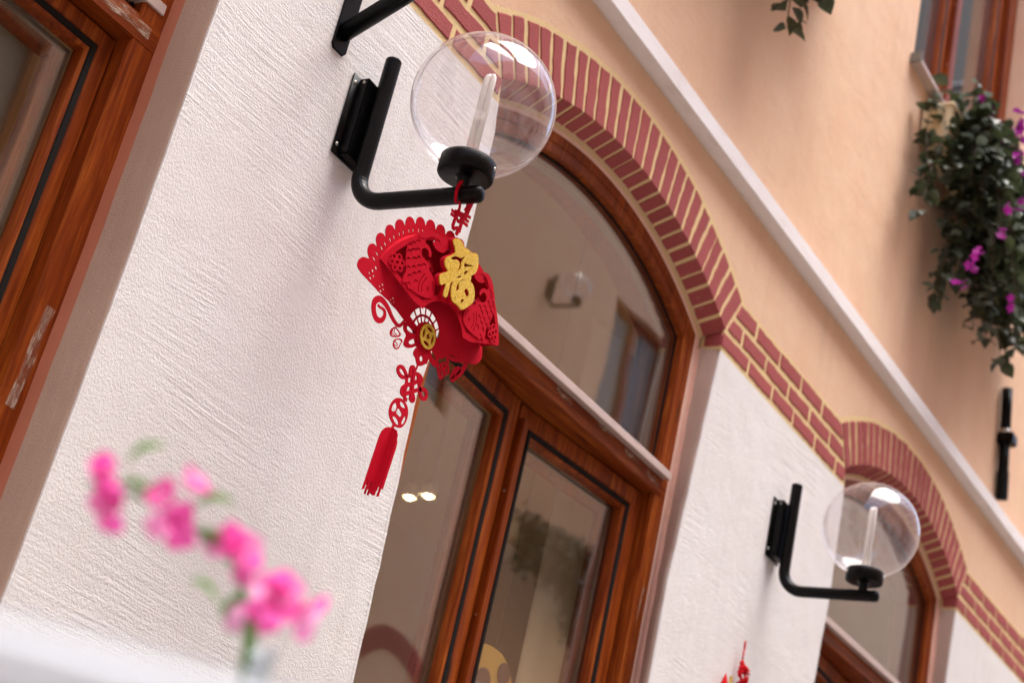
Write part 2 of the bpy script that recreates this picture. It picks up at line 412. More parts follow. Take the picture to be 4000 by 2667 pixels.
for k in ks: mb.box(JL[k][-1][0], JR[k][-1][0], 0, .07, 0, .95)
mb.obj('lower_wall', 'white_plaster', house)
A1 = math.asin(HW/RI); A2 = math.acos((3.54-CZ)/RO)
def arc(c, r, a0, a1, n=40): return [(c+r*math.sin(a0+(a1-a0)*i/n), CZ+r*math.cos(a0+(a1-a0)*i/n)) for i in range(n+1)]
low = [(-9, ZB)]; top = [(-9, 3.54)]
for k in ks:
    c = CS[k]; low += [(JL[k][0][0], ZB)]+arc(c, RI, -A1, A1)+[(JR[k][0][0], ZB)]; top += arc(c, RO, -A2, A2)
low.append((16, ZB)); top.append((16, 3.54))
# uneven hand-painted upper edge
topw = []
for (x0, z0), (x1, z1) in zip(top, top[1:]):
    n = max(1, int((x1-x0)/.03)); n = min(n, 60)
    for i in range(n):
        x = x0+(x1-x0)*i/n; topw.append((x, z0+(z1-z0)*i/n+.0035*noise.noise((x*9, 1, 2))))
topw.append(top[-1])
mb = MB(); prism(mb, [low+list(reversed(topw))], 0, .07)
band = mb.obj('brick_band', 'mortar_paint', house)
WX = [2.945-4*2.42+i*2.42 for i in range(8)]     # upper windows
holes = []
for zb, zt in ((5.20, 7.0), (8.6, 10.4)):
    for x in WX: holes.append([(x, zb), (x+1.46, zb), (x+1.46, zt), (x, zt)])
mb = MB(); prism(mb, [topw+[(16, 12), (-9, 12)]]+holes, 0, .09)
mb.obj('upper_wall', 'peach_plaster', house)
mb = MB()
N = 260
prof = [(0, 3.845), (-.012, 3.843), (-.047, 3.846), (-.050, 3.849), (-.051, 3.903), (-.047, 3.907), (0, 3.915)]
vs = []
for i in range(N+1):
    x = -9+25*i/N
    for j, (y, z) in enumerate(prof): vs.append((x, y+.0012*noise.noise((x*4, j, 0)), z+.0022*noise.noise((x*2.5, j*.3, 5))))
n = len(prof); mb.add(vs, [(i*n+j, i*n+j+1, (i+1)*n+j+1, (i+1)*n+j) for i in range(N) for j in range(n-1)])
mb.obj('ledge', 'ledge_paint', house)

# bricks of the bands and arches, one by one
def brick(front, yb, parent, back=None):      # front: 4 (x,z) points in order; uneven soft edges
    bk = back or front; F = []; B_ = []
    for a in range(4):
        p, q = front[a], front[(a+1) % 4]; r_, s_ = bk[a], bk[(a+1) % 4]
        L_ = math.hypot(q[0]-p[0], q[1]-p[1]); n_ = max(2, min(7, int(L_/.022))); nx, nz = (q[1]-p[1])/L_, -(q[0]-p[0])/L_
        for i in range(n_):
            t = i/n_; e = rnd.uniform(-.0022, .0022)
            F.append((p[0]+(q[0]-p[0])*t+nx*e, p[1]+(q[1]-p[1])*t+nz*e)); B_.append((r_[0]+(s_[0]-r_[0])*t+nx*e, r_[1]+(s_[1]-r_[1])*t+nz*e))
    n_ = len(F); cx = sum(p[0] for p in F)/n_; cz = sum(p[1] for p in F)/n_
    ins = [(x+max(-.0028, min(.0028, (cx-x)*.2)), z+max(-.0028, min(.0028, (cz-z)*.2))) for x, z in F]
    v = [(x, -.0034, z) for x, z in ins]+[(x, -.0010, z) for x, z in F]+[(x, yb, z) for x, z in B_]
    f = [tuple(range(n_))]
    for a in range(n_):
        b = (a+1) % n_; f += [(a, a+n_, b+n_, b), (a+n_, a+2*n_, b+2*n_, b+n_)]
    mbk = MB(); mbk.add(v, f); return mbk.obj('brick', 'brick_paint', parent)
NB_ = 25
jj = lambda s: rnd.uniform(-s, s)
for k in ks:
    c = CS[k]; st = 2*A1/NB_
    mb = MB()       # cream line behind the soffit bricks
    a = arc(c, RI-.030, -A1, A1); b = arc(c, RI-.046, -A1, A1); m = len(a)
    v = [(x, .058, z) for x, z in a]+[(x, .0705, z) for x, z in b]
    mb.add(v, [(i, i+1, m+i+1, m+i) for i in range(m-1)]); mb.obj('soffit_line', 'cream_paint', house)
    mb = MB()       # painted mortar on the soffit
    a = arc(c, RI-.002, -A1, A1); b = arc(c, RI-.030, -A1, A1)
    v = [(x, .002, z) for x, z in a]+[(x, .058, z) for x, z in b]
    mb.add(v, [(i, i+1, m+i+1, m+i) for i in range(m-1)]); mb.obj('soffit', 'mortar_paint', house)
    if k == 3: nb = range(0, 12)
    elif k == 0: nb = range(14, NB_)
    else: nb = range(NB_)
    for i in nb:
        a0 = -A1+st*(i+.13+jj(.045)); a1 = -A1+st*(i+.87+jj(.045))
        if i == 0: a0 = -A1+st*.02
        if i == NB_-1: a1 = A1-st*.02
        f = lambda r, a: (c+r*math.sin(a), CZ+r*math.cos(a))
        ro = RO-.017+jj(.003); t = jj(.003)
        fr = [f(RI-.004, a0), f(RI-.004, a1), f(ro, a1+t), f(ro, a0+t)]
        bk = [f(RI-.034, a0), f(RI-.034, a1), f(ro, a1+t), f(ro, a0+t)]
        brick(fr, .0575, band, bk)
COUR = [(3.345, 3.391, .077), (3.410, 3.457, .004), (3.476, 3.525, .100)]
for a, b in [(None, 0)]+list(zip(ks, ks[1:]))+[(3, None)]:
    if a is None or b is None: continue
    xl0, xr0 = CS[a]+HW, CS[b]-HW
    for ci, (z0, z1, off) in enumerate(COUR):
        def edge(z, side):
            e = max(0, z-3.398)*math.tan(A1)+(.0145 if ci else -.002)
            return xl0+e if side < 0 else xr0-e
        xs = []; x = 1.896+off-30*.196
        while x < xr0+.2:
            if xl0+.05 < x < xr0-.05-(.09 if ci == 2 else 0): xs.append(x+jj(.008))
            x += .196
        cuts = [None]+xs+[None]
        for p, q in zip(cuts, cuts[1:]):
            g = .0088+jj(.001)
            tl = jj(.004)
            l0 = edge(z0, -1) if p is None else p+g; l1 = edge(z1, -1) if p is None else p+g+tl
            r0_ = edge(z0, 1) if q is None else q-g; r1_ = edge(z1, 1) if q is None else q-g+tl
            if min(r0_-l0, r1_-l1) < .02: continue
            d0, d1 = jj(.0025), jj(.0025)
            brick([(l0, z0+d0), (r0_, z0+d1), (r1_, z1+d1), (l1, z1+d0)], .0575, band)

# reveals of the openings
def sheet(name, a, b, mat):     # strip between two (x,y,z) polylines
    mbs = MB(); n_ = len(a); mbs.add(list(a)+list(b), [(i, i+1, n_+i+1, n_+i) for i in range(n_-1)]); return mbs.obj(name, mat, house, smooth=True)
YF = {0: .125, 1: .07, 2: .07, 3: .07}
for k in ks:
    for side, J in ((1, JR[k]), (-1, JL[k])):
        yf = YF[k]; lo_ = [p for p in J if p[1] <= 3.331]
        if k == 0: xin = lambda x, z: x-.0045*side; yt = .093+.0
        else: xin = lambda x, z: CS[k]+side*.662; yt = .060
        ro = lambda z: .0035*noise.noise((z*14, side, k*3.1))
        q_ = .009; cs = [(q_, -.0007), (q_*.45, -.0002), (q_*.12, q_*.25), (-.001, q_*.7), (-.0022, q_*1.6)]
        rows = [[(x+side*dx_, dy_+ro(z)*.4*(dy_ > .002), z) for x, z in lo_] for dx_, dy_ in cs]
        mid = [(xin(x, z) if k else x-.0030*side, yt+ro(z), z) for x, z in lo_]
        for nm_, a_, b_, mt_ in (('reveal_edge', 0, 2, 'white_plaster'), ('reveal', 2, 5, 'pale_reveal_paint' if k else 'reveal_paint')):
            rs_ = (rows+[mid])[a_:b_+1]; mbs = MB(); n_ = len(lo_)
            for u_ in range(len(rs_)-1): mbs.add(rs_[u_]+rs_[u_+1], [(i, i+1, n_+i+1, n_+i) for i in range(n_-1)])
            me_o = mbs.obj(nm_, mt_, house, smooth=True); bm = bmesh.new(); bm.from_mesh(me_o.data); bmesh.ops.remove_doubles(bm, verts=bm.verts, dist=1e-6); bm.to_mesh(me_o.data); bm.free()
        inn = [(xin(x, z), yf+.003, z) for x, z in lo_]
        sheet('reveal_strip', mid, inn, 'terracotta_paint' if k == 0 else 'pink_seal')
    if k:
        for side in (1, -1):     # brick and joint returning into the opening under the arch
            x = CS[k]+side*HW
            mb = MB(); mb.box(x-.0035 if side > 0 else x-.004, x+.004 if side > 0 else x+.0035, .004, .0575, 3.343, 3.394)
            mb.obj('brick', 'brick_paint', band)
            mb = MB(); v = [(x-.002*side, .0, 3.331), (x-.002*side, .0, 3.399), (x-.002*side, .0705, 3.399), (x-.002*side, .0705, 3.331)]
            mb.add(v, [(0, 1, 2, 3)]); mb.obj('reveal_joint', 'mortar_paint', house)

# ------------------------------------------------------------------ windows
def arched(c, hw, zb, r):
    def f(d, n=36):
        h, rr = hw-d, r-d; a = math.asin(h/rr)
        return [(c-h, zb+d), (c+h, zb+d)]+[(c+rr*math.sin(a-2*a*i/n), CZ+rr*math.cos(a-2*a*i/n)) for i in range(n+1)]
    return f
def rect(x0, x1, z0, z1): return lambda d: [(x0+d, z0+d), (x1-d, z0+d), (x1-d, z1-d), (x0+d, z1-d)]
def sash(win, hx, y, x0, x1, z0, z1, rot, face=.050, rub=.017, astragal=None):
    ol = rect(x0, x1, z0, z1)
    def put(o): o.location = (hx, y, 0); o.rotation_euler = (0, 0, rot); return o
    s = put(MB().ring(ol, [(0, .045), (0, .002), (.002, 0), (face-.004, 0), (face, .004), (face, .05)]).obj('sash', 'wood_upright', win))
    put(MB().ring(ol, [(face, .004), (face+.003, -.0008), (face+rub-.003, .001), (face+rub, .006)]).obj('gasket', 'rubber', win))
    put(MB().ring(ol, [(face+rub-.0005, .004), (face+rub+.006, .010), (face+rub+.008, .034)]).obj('bead', 'wood_upright', win))
    g = MB(); d = face+rub+.004; a = ol(d); g.box(a[0][0], a[1][0], .034, .038, a[0][1], a[2][1]); put(g.obj('pane', 'window_glass', win))
    put(MB().ring(ol, [(face+rub+.006, .046), (face+rub+.016, .046), (face+rub+.016, .054), (face+rub+.006, .054)]).obj('spacer', 'spacer', win))
    put(MB().ring(ol, [(face+rub+.008, .058), (face+rub+.034, .062), (face+rub+.034, .085)]).obj('inner_bead', 'wood_upright', win))
    if astragal:
        xa, w_ = astragal; b = MB(); b.box(xa-w_/2, xa+w_/2, -.026, 0, z0+.03, z1-.045); q = put(b.obj('cover_strip', 'wood_upright', win)); bevel_mesh(q, .003, 2)
        for i in range(5):
            z = z1-.25-i*.33; b = MB(); b.lathe([(.0001, -.0015), (.003, -.001), (.0035, .001)], 8, (0, 0, 0)); sc = b.obj('screw', 'screw_metal', q); sc.location = (xa-w_/2-.0006, -.013, z); sc.rotation_euler = (0, R(90), 0)
def film(win, x, z, w_, h_, y, rot=0, name='tape_scrap'):
    b = MB(); n_ = 6; vs = []
    for i in range(n_+1):
        t = i/n_-.5
        for s_ in (-.5, .5):
            vs.append((t*w_, .0006*math.sin(i*2.1+s_), s_*h_*(1+.25*math.sin(i*1.7+s_*4))))
    b.add(vs, [(i*2, i*2+2, i*2+3, i*2+1) for i in range(n_)])
    o = b.obj(name, 'tape_film', win); o.location = (x, y, z); o.rotation_euler = (0, rot, 0)
def make_window(k):
    c = CS[k]; yf = YF[k]; dx = 0
    hw = .634; r = 1.336; zb = .98
    if k == 0: hw = .711
    out = arched(c, hw, zb, r if k else RI-.012)
    rr = r if k else RI-.012
    fw = .056 if k else .100
    prof = [(0, yf+.05), (0, yf), (fw*.46, yf), (fw*.5, yf+(.005 if k else 0)), (fw*.55, yf+(.003 if k else 0)), (fw-.003, yf+(.003 if k else 0)), (fw, yf+.006), (fw, yf+.16)]
    win = MB().ring(out, prof).obj('window', 'wood_upright', house)
    if k: MB().ring(out, [(-.032, yf-.001), (-.006, yf-.0015), (0, yf+.002)]).obj('seal', 'pink_seal', win)
    zl, zh = (2.822, 2.893) if k else (2.851, 2.905)
    b = MB(); xo0, xo1 = c-hw+.002, c+hw-.002
    b.box(xo0, xo1, yf-.001, yf+.15, zl, zh); o = b.obj('transom', 'wood_level', win); bevel_mesh(o, .003, 2)
    b = MB(); b.hexa([(c-hw+fw*.6, yf-.028, zh-.024), (c+hw-fw*.62, yf-.028, zh-.024), (c+hw-fw*.62, yf-.028, zh+.0), (c-hw+fw*.6, yf-.028, zh+.0),
                      (c-hw+fw*.6, yf+.04, zh-.012), (c+hw-fw*.62, yf+.04, zh-.012), (c+hw-fw*.62, yf+.04, zh+.014), (c-hw+fw*.6, yf+.04, zh+.014)])
    if k == 0:
        b = MB(); b.box(c-hw+fw, c+hw-fw*.5, yf-.004, yf+.04, zh+.03, zh+.055)
    o = b.obj('drip_sill', 'drip_metal', win); bevel_mesh(o, .002)
    up = arched(c, hw, zh-fw+.006, rr)
    MB().ring(up, [(fw, yf+.03), (fw+.006, yf+.028), (fw+.007, yf+.034)]).obj('gasket', 'rubber', win)
    MB().ring(up, [(fw+.007, yf+.034), (fw+.009, yf+.034), (fw+.009, yf+.05)]).obj('bead', 'wood_upright', win)
    MB().ring(up, [(fw+.008, yf+.048), (fw+.016, yf+.046), (fw+.017, yf+.054), (fw+.026, yf+.054), (fw+.027, yf+.07)]).obj('spacer', 'spacer', win)
    b = MB(); prism(b, [up(fw+.003)], yf+.032, yf+.036); b.obj('pane', 'window_glass', win)
    ys = yf+.039
    if k:
        sash(win, c+hw-.066, ys, -.622, 0, zb+.07, 2.817, R(-4.6), astragal=(-.620, .024))
        sash(win, c-hw+.030, ys, 0, .536, zb+.07, 2.817, R(4.6))
    else:
        sash(win, c+hw-fw-.002, ys, -.57, 0, zb+.07, zl-.004, 0, face=.033, rub=.016, astragal=(-.575, .03))
        sash(win, c-hw+fw+.002, ys, 0, .60, zb+.07, zl-.004, 0, face=.033, rub=.016)
    return win
WIN = {k: make_window(k) for k in ks}
w1 = WIN[1]
for x, z, a in ((1.10, 2.862, .1), (1.335, 2.872, .0), (1.50, 2.865, -.05), (1.645, 2.85, .2)): film(w1, x, z, .085, .018, .0675, a)
film(w1, 1.655, 2.885, .03, .02, .0675, .4)
for z in (2.50, 2.16): film(w1, 1.706, z, .10, .012, .0685, PI/2+.12)
w0 = WIN[0]
film(w0, -.585, 2.882, .16, .028, .1225, -.02); film(w0, -.508, 2.19, .20, .022, .1235, PI/2+.04)

def upper_window(x0, z0, z1, yf=.09, wd=1.46):
    out = rect(x0-.01, x0+wd+.01, z0, z1)
    win = MB().ring(out, [(0, yf+.05), (0, yf), (.095, yf), (.10, yf+.005), (.10, yf+.14)]).obj('window', 'wood_upright', house)
    ys = yf+.035; wm = wd/2-.10
    sash(win, x0+.102, ys, 0, wm-.055, z0+.05, z1-.1, 0)
    sash(win, x0+wd-.102, ys, -wm-.04, 0, z0+.05, z1-.1, 0, astragal=(-wm-.03, .06))
    b = MB(); b.hexa([(x0-.02, -.045, z0-.024), (x0+wd+.03, -.045, z0-.024), (x0+wd+.03, -.045, z0-.010), (x0-.02, -.045, z0-.010),
                      (x0-.03, .10, z0-.022), (x0+wd+.03, .10, z0-.022), (x0+wd+.03, .10, z0+.004), (x0-.03, .10, z0+.004)])
    b.obj('sill', 'drip_metal', win)
    b = MB(); b.box(x0-.030, x0-.0205, -.048, -.001, z0-.026, z0+.018); b.obj('sill_end', 'spacer', win)
    b = MB(); b.box(x0+.02, x0+wd-.02, .093, .0955, z0, z1); 
    return win
for i, x in enumerate(WX):
    upper_window(x, 5.20, 7.0); upper_window(x, 8.6, 10.4)
# rooms behind the glass
def room(name, x0, x1, y0, y1, z0, z1, mat):
    b = MB(); b.box(x0-.1, x1+.1, y1, y1+.1, z0, z1); b.box(x0-.1, x0, y0, y1, z0, z1); b.box(x1, x1+.1, y0, y1, z0, z1)
    b.box(x0-.1, x1+.1, y0, y1+.1, z0-.1, z0); b.box(x0-.1, x1+.1, y0, y1+.1, z1, z1+.1)
    return b.obj(name, mat, house)
room('ground_floor_room', -8.9, 15.9, .0701, 3.6, .25, 3.95, 'room_wall')
room('upper_floor_room', -8.9, 15.9, .0901, 3.2, 4.6, 7.9, 'room_wall')
room('top_floor_room', -8.9, 15.9, .0901, 3.2, 8.1, 11.5, 'room_wall')

# ------------------------------------------------------------------ globe wall lamps
def make_lamp(loc, label):
    L = empty('wall_lamp', loc, label, 'wall lamp', 'globe lamps on black wall arms', R(2.5))
    o = MB().box(-.056, .056, -.004, .001, -.098, .098).obj('wall_plate', 'black_paint', L); bevel_mesh(o, .0012)
    o = MB().box(-.038, .038, -.031, -.0045, -.094, .094).obj('junction_box', 'black_paint', L); bevel_mesh(o, .003, 2)
    pts = [(0, -.050, .158), (0, -.050, .0), (0, -.050, -.128)]
    for i in range(1, 10):
        a = PI/2*i/9; pts.append((0, -.050-.068*(1-math.cos(a)), -.128-.068*math.sin(a)))
    pts += [(0, -.2, -.196), (0, -.352, -.196)]
    MB().tube([(0, -.05, .158), (0, -.05, .160)]+[(0, -.05, .1575)][:0]+[], .016).v
    b = MB(); b.tube(list(reversed(pts)), .0180, 20); b.obj('arm', 'black_paint', L, smooth=False)
    for p in b.f: pass
    am = L.children[-1].data; am.polygons.foreach_set('use_smooth', [len(p.vertices) == 4 for p in am.polygons])
    b = MB(); b.lathe([(.0001, .0135), (.010, .0125), (.0155, .009), (.0178, .004), (.0180, 0)], 20, (0, 0, 0)); o = b.obj('end_cap', 'black_paint', L, (0, -.352, -.196), True); o.rotation_euler = (R(90), 0, 0)
    b = MB(); b.lathe([(.0001, .007), (.010, .0065), (.0155, .004), (.0180, 0)], 20); b.obj('end_cap', 'black_paint', L, (0, -.050, .158), True)
    c = (0, -.312)
    b = MB(); b.lathe([(.014, -.198), (.014, -.158), (.020, -.155), (.050, -.1545), (.0555, -.1535), (.058, -.150), (.058, -.118), (.056, -.1155), (.050, -.1155), (.050, -.125), (.001, -.125)], 40, (c[0], c[1], 0))
    h = b.obj('globe_holder', 'black_paint', L); bm_ = h.data
    bm_.polygons.foreach_set('use_smooth', [abs(p.normal.z) < .7 for p in bm_.polygons])
    for a in (128, 285, 20):
        b = MB(); b.lathe([(.0001, .0022), (.003, .0018), (.0042, .0006), (.0042, -.002)], 12)
        q = b.obj('screw', 'screw_metal', h, (c[0]+.0585*math.cos(R(a)), c[1]+.0585*math.sin(R(a)), -.130), True); q.rotation_euler = Vector((math.cos(R(a)), math.sin(R(a)), 0)).to_track_quat('Z', 'Y').to_euler()
        MB().box(-.0035, .0035, -.0004, .0004, .0015, .0024).obj('screw_slot', 'black_paint', q) if False else None
    b = MB(); pr = []
    for i in range(57):
        a = R(19.5)+(PI-R(19.5))*i/56; pr.append((max(.0002, .15*math.sin(a)), -.15*math.cos(a)))
    b.lathe(pr, 72); b.obj('globe', 'globe_acrylic', L, (c[0], c[1], .017), True)
    b = MB()
    for s in (-1, 1):
        b.tube([(s*.0066, 0, -.123), (s*.0066, 0, .074), (s*.0062, 0, .084+.004*s), (s*.0040, 0, .090+.002*s), (s*.0006, 0, .0925)], [.0064, .0064, .0064, .0056, .0030], 14)
    b.obj('bulb_tube', 'tube_white', L, (c[0], c[1], 0), True).rotation_euler = (0, 0, R(-50))
    b = MB(); b.lathe([(.0001, -.108), (.019, -.108), (.021, -.112), (.021, -.125)], 24); b.obj('bulb_socket', 'tube_white', L, (c[0], c[1], 0), True)
    for x, z in ((-.048, .078), (-.048, -.076)):
        b = MB(); b.lathe([(.0001, .003), (.003, .0026), (.0045, .0008), (.0045, -.001)], 12); q = b.obj('bolt', 'screw_metal', L, (x, -.004, z), True); q.rotation_euler = (R(90), 0, 0)
    b = MB(); b.lathe([(.0034, .0), (.0034, .0015), (.0022, .0016), (.0022, .0)], 12); q = b.obj('bolt', 'screw_metal', L, (-.0385, -.020, .082), True); q.rotation_euler = (0, R(-90), 0)
    return L
lamp = make_lamp((-.014, 0, 2.975), 'nearer and larger clear globe lamp on a black arm, red paper fan hanging from it')
lamp2 = copy_tree(lamp); lamp2.location = (-.014+2.378, 0, 2.970); lamp2['label'] = 'farther clear globe lamp on a black arm at lower right, nothing hanging from it'

# ------------------------------------------------------------------ black brace above the lamp
br = empty('wall_bracket', (-.135, 0, 3.08), 'black tubular steel brace bolted to the white wall above the nearer globe lamp', 'bracket')
ol = [(-.024+.008, 0), (.024-.008, 0), (.024, .010), (.024, .55), (-.024, .55), (-.024, .010)]
b = MB(); prism(b, [ol], -.006, 0); o = b.obj('base_plate', 'black_paint', br); bevel_mesh(o, .0012)
b = MB(); b.tube([(0, -.004, .048), (0, -.95, .050+.946*.52)], .0195, 20); b.obj('brace_tube', 'black_paint', br, smooth=True)
b = MB(); b.tube([(0, -.006, .535), (0, -.97, .535)], .0195, 20); b.obj('top_arm', 'black_paint', br, smooth=True)
for z in (.145, .5):
    b = MB(); b.lathe([(.0001, .008), (.007, .0075), (.0105, .004), (.0105, 0)], 14); q = b.obj('bolt', 'black_paint', br, (-.004, -.006, z), True); q.rotation_euler = (R(90), 0, 0)

# ------------------------------------------------------------------ red felt fan hanging from the lamp arm
CH=[[[-418,1855],[-361,1918],[-265,1955],[-182,1932],[-113,1879],[-62,1856],[-40,1887],[-9,1873],[64,1886],[96,1867],[146,1876],[235,1922],[307,1928],[352,1880],[399,1741],[403,1625],[377,1547],[310,1475],[272,1433],[298,1396],[288,1318],[356,1318],[436,1271],[493,1175],[523,1064],[499,944],[398,820],[273,687],[201,673],[108,714],[-29,705],[-97,758],[-146,856],[-167,952],[-156,1073],[-214,1051],[-218,889],[-212,733],[-244,691],[-291,684],[-321,721],[-319,836],[-322,950],[-374,922],[-424,861],[-472,870],[-506,932],[-526,992],[-513,1052],[-445,1124],[-368,1179],[-357,1216],[-441,1250],[-482,1317],[-497,1381],[-464,1452],[-374,1537],[-303,1612],[-282,1659],[-356,1764],[-408,1807]],[[-375,1456],[-325,1537],[-248,1591],[-156,1611],[-96,1617],[-66,1678],[-47,1697],[-27,1663],[-58,1583],[-70,1514],[-51,1425],[-79,1365],[-121,1337],[-98,1417],[-105,1486],[-139,1530],[-202,1532],[-306,1481]],[[15,1596],[68,1588],[150,1615],[277,1666],[249,1632],[117,1561],[38,1500],[13,1513]],[[64,1424],[167,1497],[160,1448],[100,1362],[69,1363]],[[-90,1188],[-73,1242],[28,1314],[17,1272],[-49,1214]],[[-35,1102],[20,1197],[99,1262],[167,1289],[54,1208],[6,1150],[-4,1100],[42,1044],[19,970],[-15,946],[-40,1001]],[[195,1107],[247,1143],[305,1129],[350,1063],[336,1011],[277,989],[223,1032],[187,1058]],[[-22,859],[2,828],[18,783],[0,764],[-23,814]],[[165,806],[169,861],[218,904],[245,901],[240,845],[183,788]]]
FISH=[[[-1240,1527],[-1314,1363],[-1334,1325],[-1346,1204],[-1328,1056],[-1285,887],[-1216,732],[-1254,659],[-1250,488],[-1140,563],[-1092,450],[-1028,475],[-917,463],[-764,464],[-577,505],[-482,558],[-453,643],[-465,777],[-496,867],[-576,966],[-688,1030],[-730,1034],[-704,1163],[-871,1179],[-971,1213],[-1015,1296],[-989,1372],[-904,1409],[-836,1375],[-814,1289],[-762,1287],[-751,1333],[-788,1419],[-862,1486],[-975,1495],[-977,1565],[-805,1713],[-880,1744],[-1076,1671]]]
SC=[[-1288,1253],[-1220,1326],[-1129,1411],[-1260,1128],[-1178,1198],[-1081,1260],[-1231,977],[-1109,1051],[-1015,1119],[-1189,816],[-1067,889],[-956,975],[-1115,681],[-1019,775],[-917,855],[-937,653],[-1086,522],[-859,1044]]
GILL=[[[-826,519],[-861,588],[-868,706],[-828,850],[-787,924]],[[-761,553],[-792,624],[-788,731],[-723,870]],[[-574,861],[-524,799],[-488,677]]]
EYE=[[-613,686]]
FLW=[[-1472,804]]
CLOUD=[[[-826,1612],[-751,1618],[-701,1744],[-621,1779],[-548,1730],[-500,1801],[-429,1804],[-401,1757],[-396,1669],[-455,1565],[-528,1507],[-665,1504],[-759,1542]]]
TOPKNOT=[[[94,3038],[177,3015],[297,3130],[400,3176]]]
BUTTER=[[[-902,-230],[-1019,-361],[-1001,-471],[-880,-458],[-729,-382],[-677,-296],[-767,-270],[-852,-253]],[[-851,-479],[-838,-615],[-723,-637],[-634,-573],[-624,-461],[-581,-380],[-683,-371]]]
BF_IN=[[[-893,-250],[-906,-352],[-760,-374]],[[-944,-311],[-955,-401],[-788,-400]],[[-802,-502],[-696,-521]],[[-792,-569],[-683,-550]]]
PETL=[[[-283,-60],[-481,-64],[-663,-12],[-702,-104],[-652,-199],[-527,-232],[-558,-344],[-551,-449],[-428,-459],[-236,-352],[-134,-216]]]
PETLH=[[[-589,-46],[-566,-143],[-414,-127],[-269,-73],[-387,-52]],[[-431,-316],[-334,-219],[-208,-157],[-192,-221],[-323,-335],[-397,-348]]]
PETD=[[[-178,-299],[-226,-420],[-223,-490],[-125,-514],[-40,-617],[57,-607],[148,-538],[190,-494],[258,-461],[260,-326],[441,-408],[591,-372],[625,-307],[525,-220],[663,-153],[767,-52],[723,50],[594,6],[316,70],[114,-178]]]
PETDH=[[[254,-170],[348,-148],[482,-217],[463,-288],[328,-244]],[[-17,-437],[41,-385],[105,-438],[72,-503],[9,-497]]]
SWL=[[[-699,-9],[-804,-218],[-1053,-157],[-1224,-49],[-1388,10],[-1511,13],[-1591,-20],[-1664,-101],[-1665,-203],[-1589,-332],[-1481,-394],[-1348,-359],[-1278,-239],[-1310,-136],[-1397,-122],[-1484,-142],[-1553,-127]]]
SWR=[[[723,0],[983,-9],[1238,98],[1453,208],[1470,116],[1398,-70],[1254,-239],[1140,-392],[1147,-190],[1245,-68],[1321,-44],[1312,-123],[1245,-218]],[[829,-47],[921,-114]]]
BUTR=[[[625,-307],[621,-394],[765,-533],[839,-510],[953,-333],[1039,-317],[987,-168],[864,-129],[720,-187]]]
BUTRH=[[[654,-305],[694,-273],[716,-324],[676,-356]],[[699,-381],[744,-360],[791,-496]],[[769,-348],[799,-321],[874,-396],[844,-472]],[[751,-209],[825,-185],[834,-255],[768,-250]],[[864,-228],[952,-235],[1001,-298],[922,-311]]]
LOBER=[[1873,734],[1968,588],[1968,460],[1851,314],[1706,235],[1562,211],[1281,149],[716,17]]
LOBEL=[[-2201,543],[-2277,475],[-2347,394],[-2363,300],[-2333,232],[-2120,179],[-1845,159],[-1560,124],[-1226,112],[-991,81],[-679,10]]
KN=[[[1,-525],[-5,-697],[-50,-778]],[[-146,-741],[-111,-820],[4,-1312],[106,-1317],[137,-1251],[44,-1175]],[[-241,-977],[-206,-1103],[-186,-1283],[-168,-1369],[-69,-1370]],[[-241,-977],[-404,-1055],[-568,-992],[-550,-900],[-448,-863],[-333,-903],[-241,-977],[-45,-788],[147,-768],[215,-832],[137,-929]],[[139,-748],[124,-899],[-275,-1171],[-308,-1293],[-239,-1343],[-136,-1307]],[[-210,-1318],[151,-1054],[310,-955],[437,-967],[464,-1075],[392,-1144],[278,-1114],[209,-1002],[55,-788]],[[-168,-919],[-203,-792],[-175,-719],[-102,-732],[-60,-891],[11,-1191],[13,-1332]]]
RING=[[[-335,-1435],[-172,-1406],[-20,-1465],[58,-1571],[68,-1731],[13,-1873],[-87,-1957],[-252,-1979],[-411,-1923],[-510,-1818],[-521,-1672],[-451,-1524]],[[-261,-1471],[-142,-1474],[-57,-1534],[-161,-1565],[-249,-1543]],[[-382,-1550],[-305,-1620],[-326,-1722],[-449,-1767],[-453,-1653]],[[-275,-1617],[-188,-1636],[-105,-1692],[-153,-1761],[-260,-1739],[-301,-1734]],[[-51,-1726],[-3,-1657],[31,-1736],[-17,-1851],[-84,-1858]],[[-388,-1844],[-287,-1810],[-177,-1841],[-126,-1912],[-236,-1926]]]
TK=[[[-84,2948],[13,2890],[-71,2587]],[[346,3188],[304,3002],[255,2777]]]
TOPK=[[[-219,2675],[-23,2687]],[[-214,2594],[37,2620]],[[-114,2718],[416,2869]],[[14,2709],[385,2756]],[[102,2648],[380,2659]],[[3,2806],[-82,2430],[-31,2348]],[[260,2937],[174,2662],[165,2396]],[[25,2576],[137,2603]],[[-31,2348],[68,2442],[133,2433],[98,2301]]]
def U(l): return [(x*1e-4, z*1e-4) for x, z in l]
fan = empty('fan_ornament', (0, -.32, 2.465), 'red felt fan with a gold glitter character hung on the nearer lamp arm', 'ornament')
sf = lambda x: -.012-.12*x-.02*(1-min(1, (x/.2)**2))
def interp(t, tab):
    for (a, va), (b_, vb) in zip(tab, tab[1:]):
        if a >= t >= b_: return va+(vb-va)*(a-t)/(a-b_)
    return tab[0][1] if t > tab[0][0] else tab[-1][1]
RT = [(170, .233), (160, .232), (108, .2295), (98, .231), (88, .235), (80, .240), (63, .2455), (50, .243), (38, .234), (28, .218)]
P2 = lambda r, a: (r*math.cos(R(a)), r*math.sin(R(a)))
pol = []; slits = []
LW = 8.95; cen = [160.6-LW*i for i in range(15)]
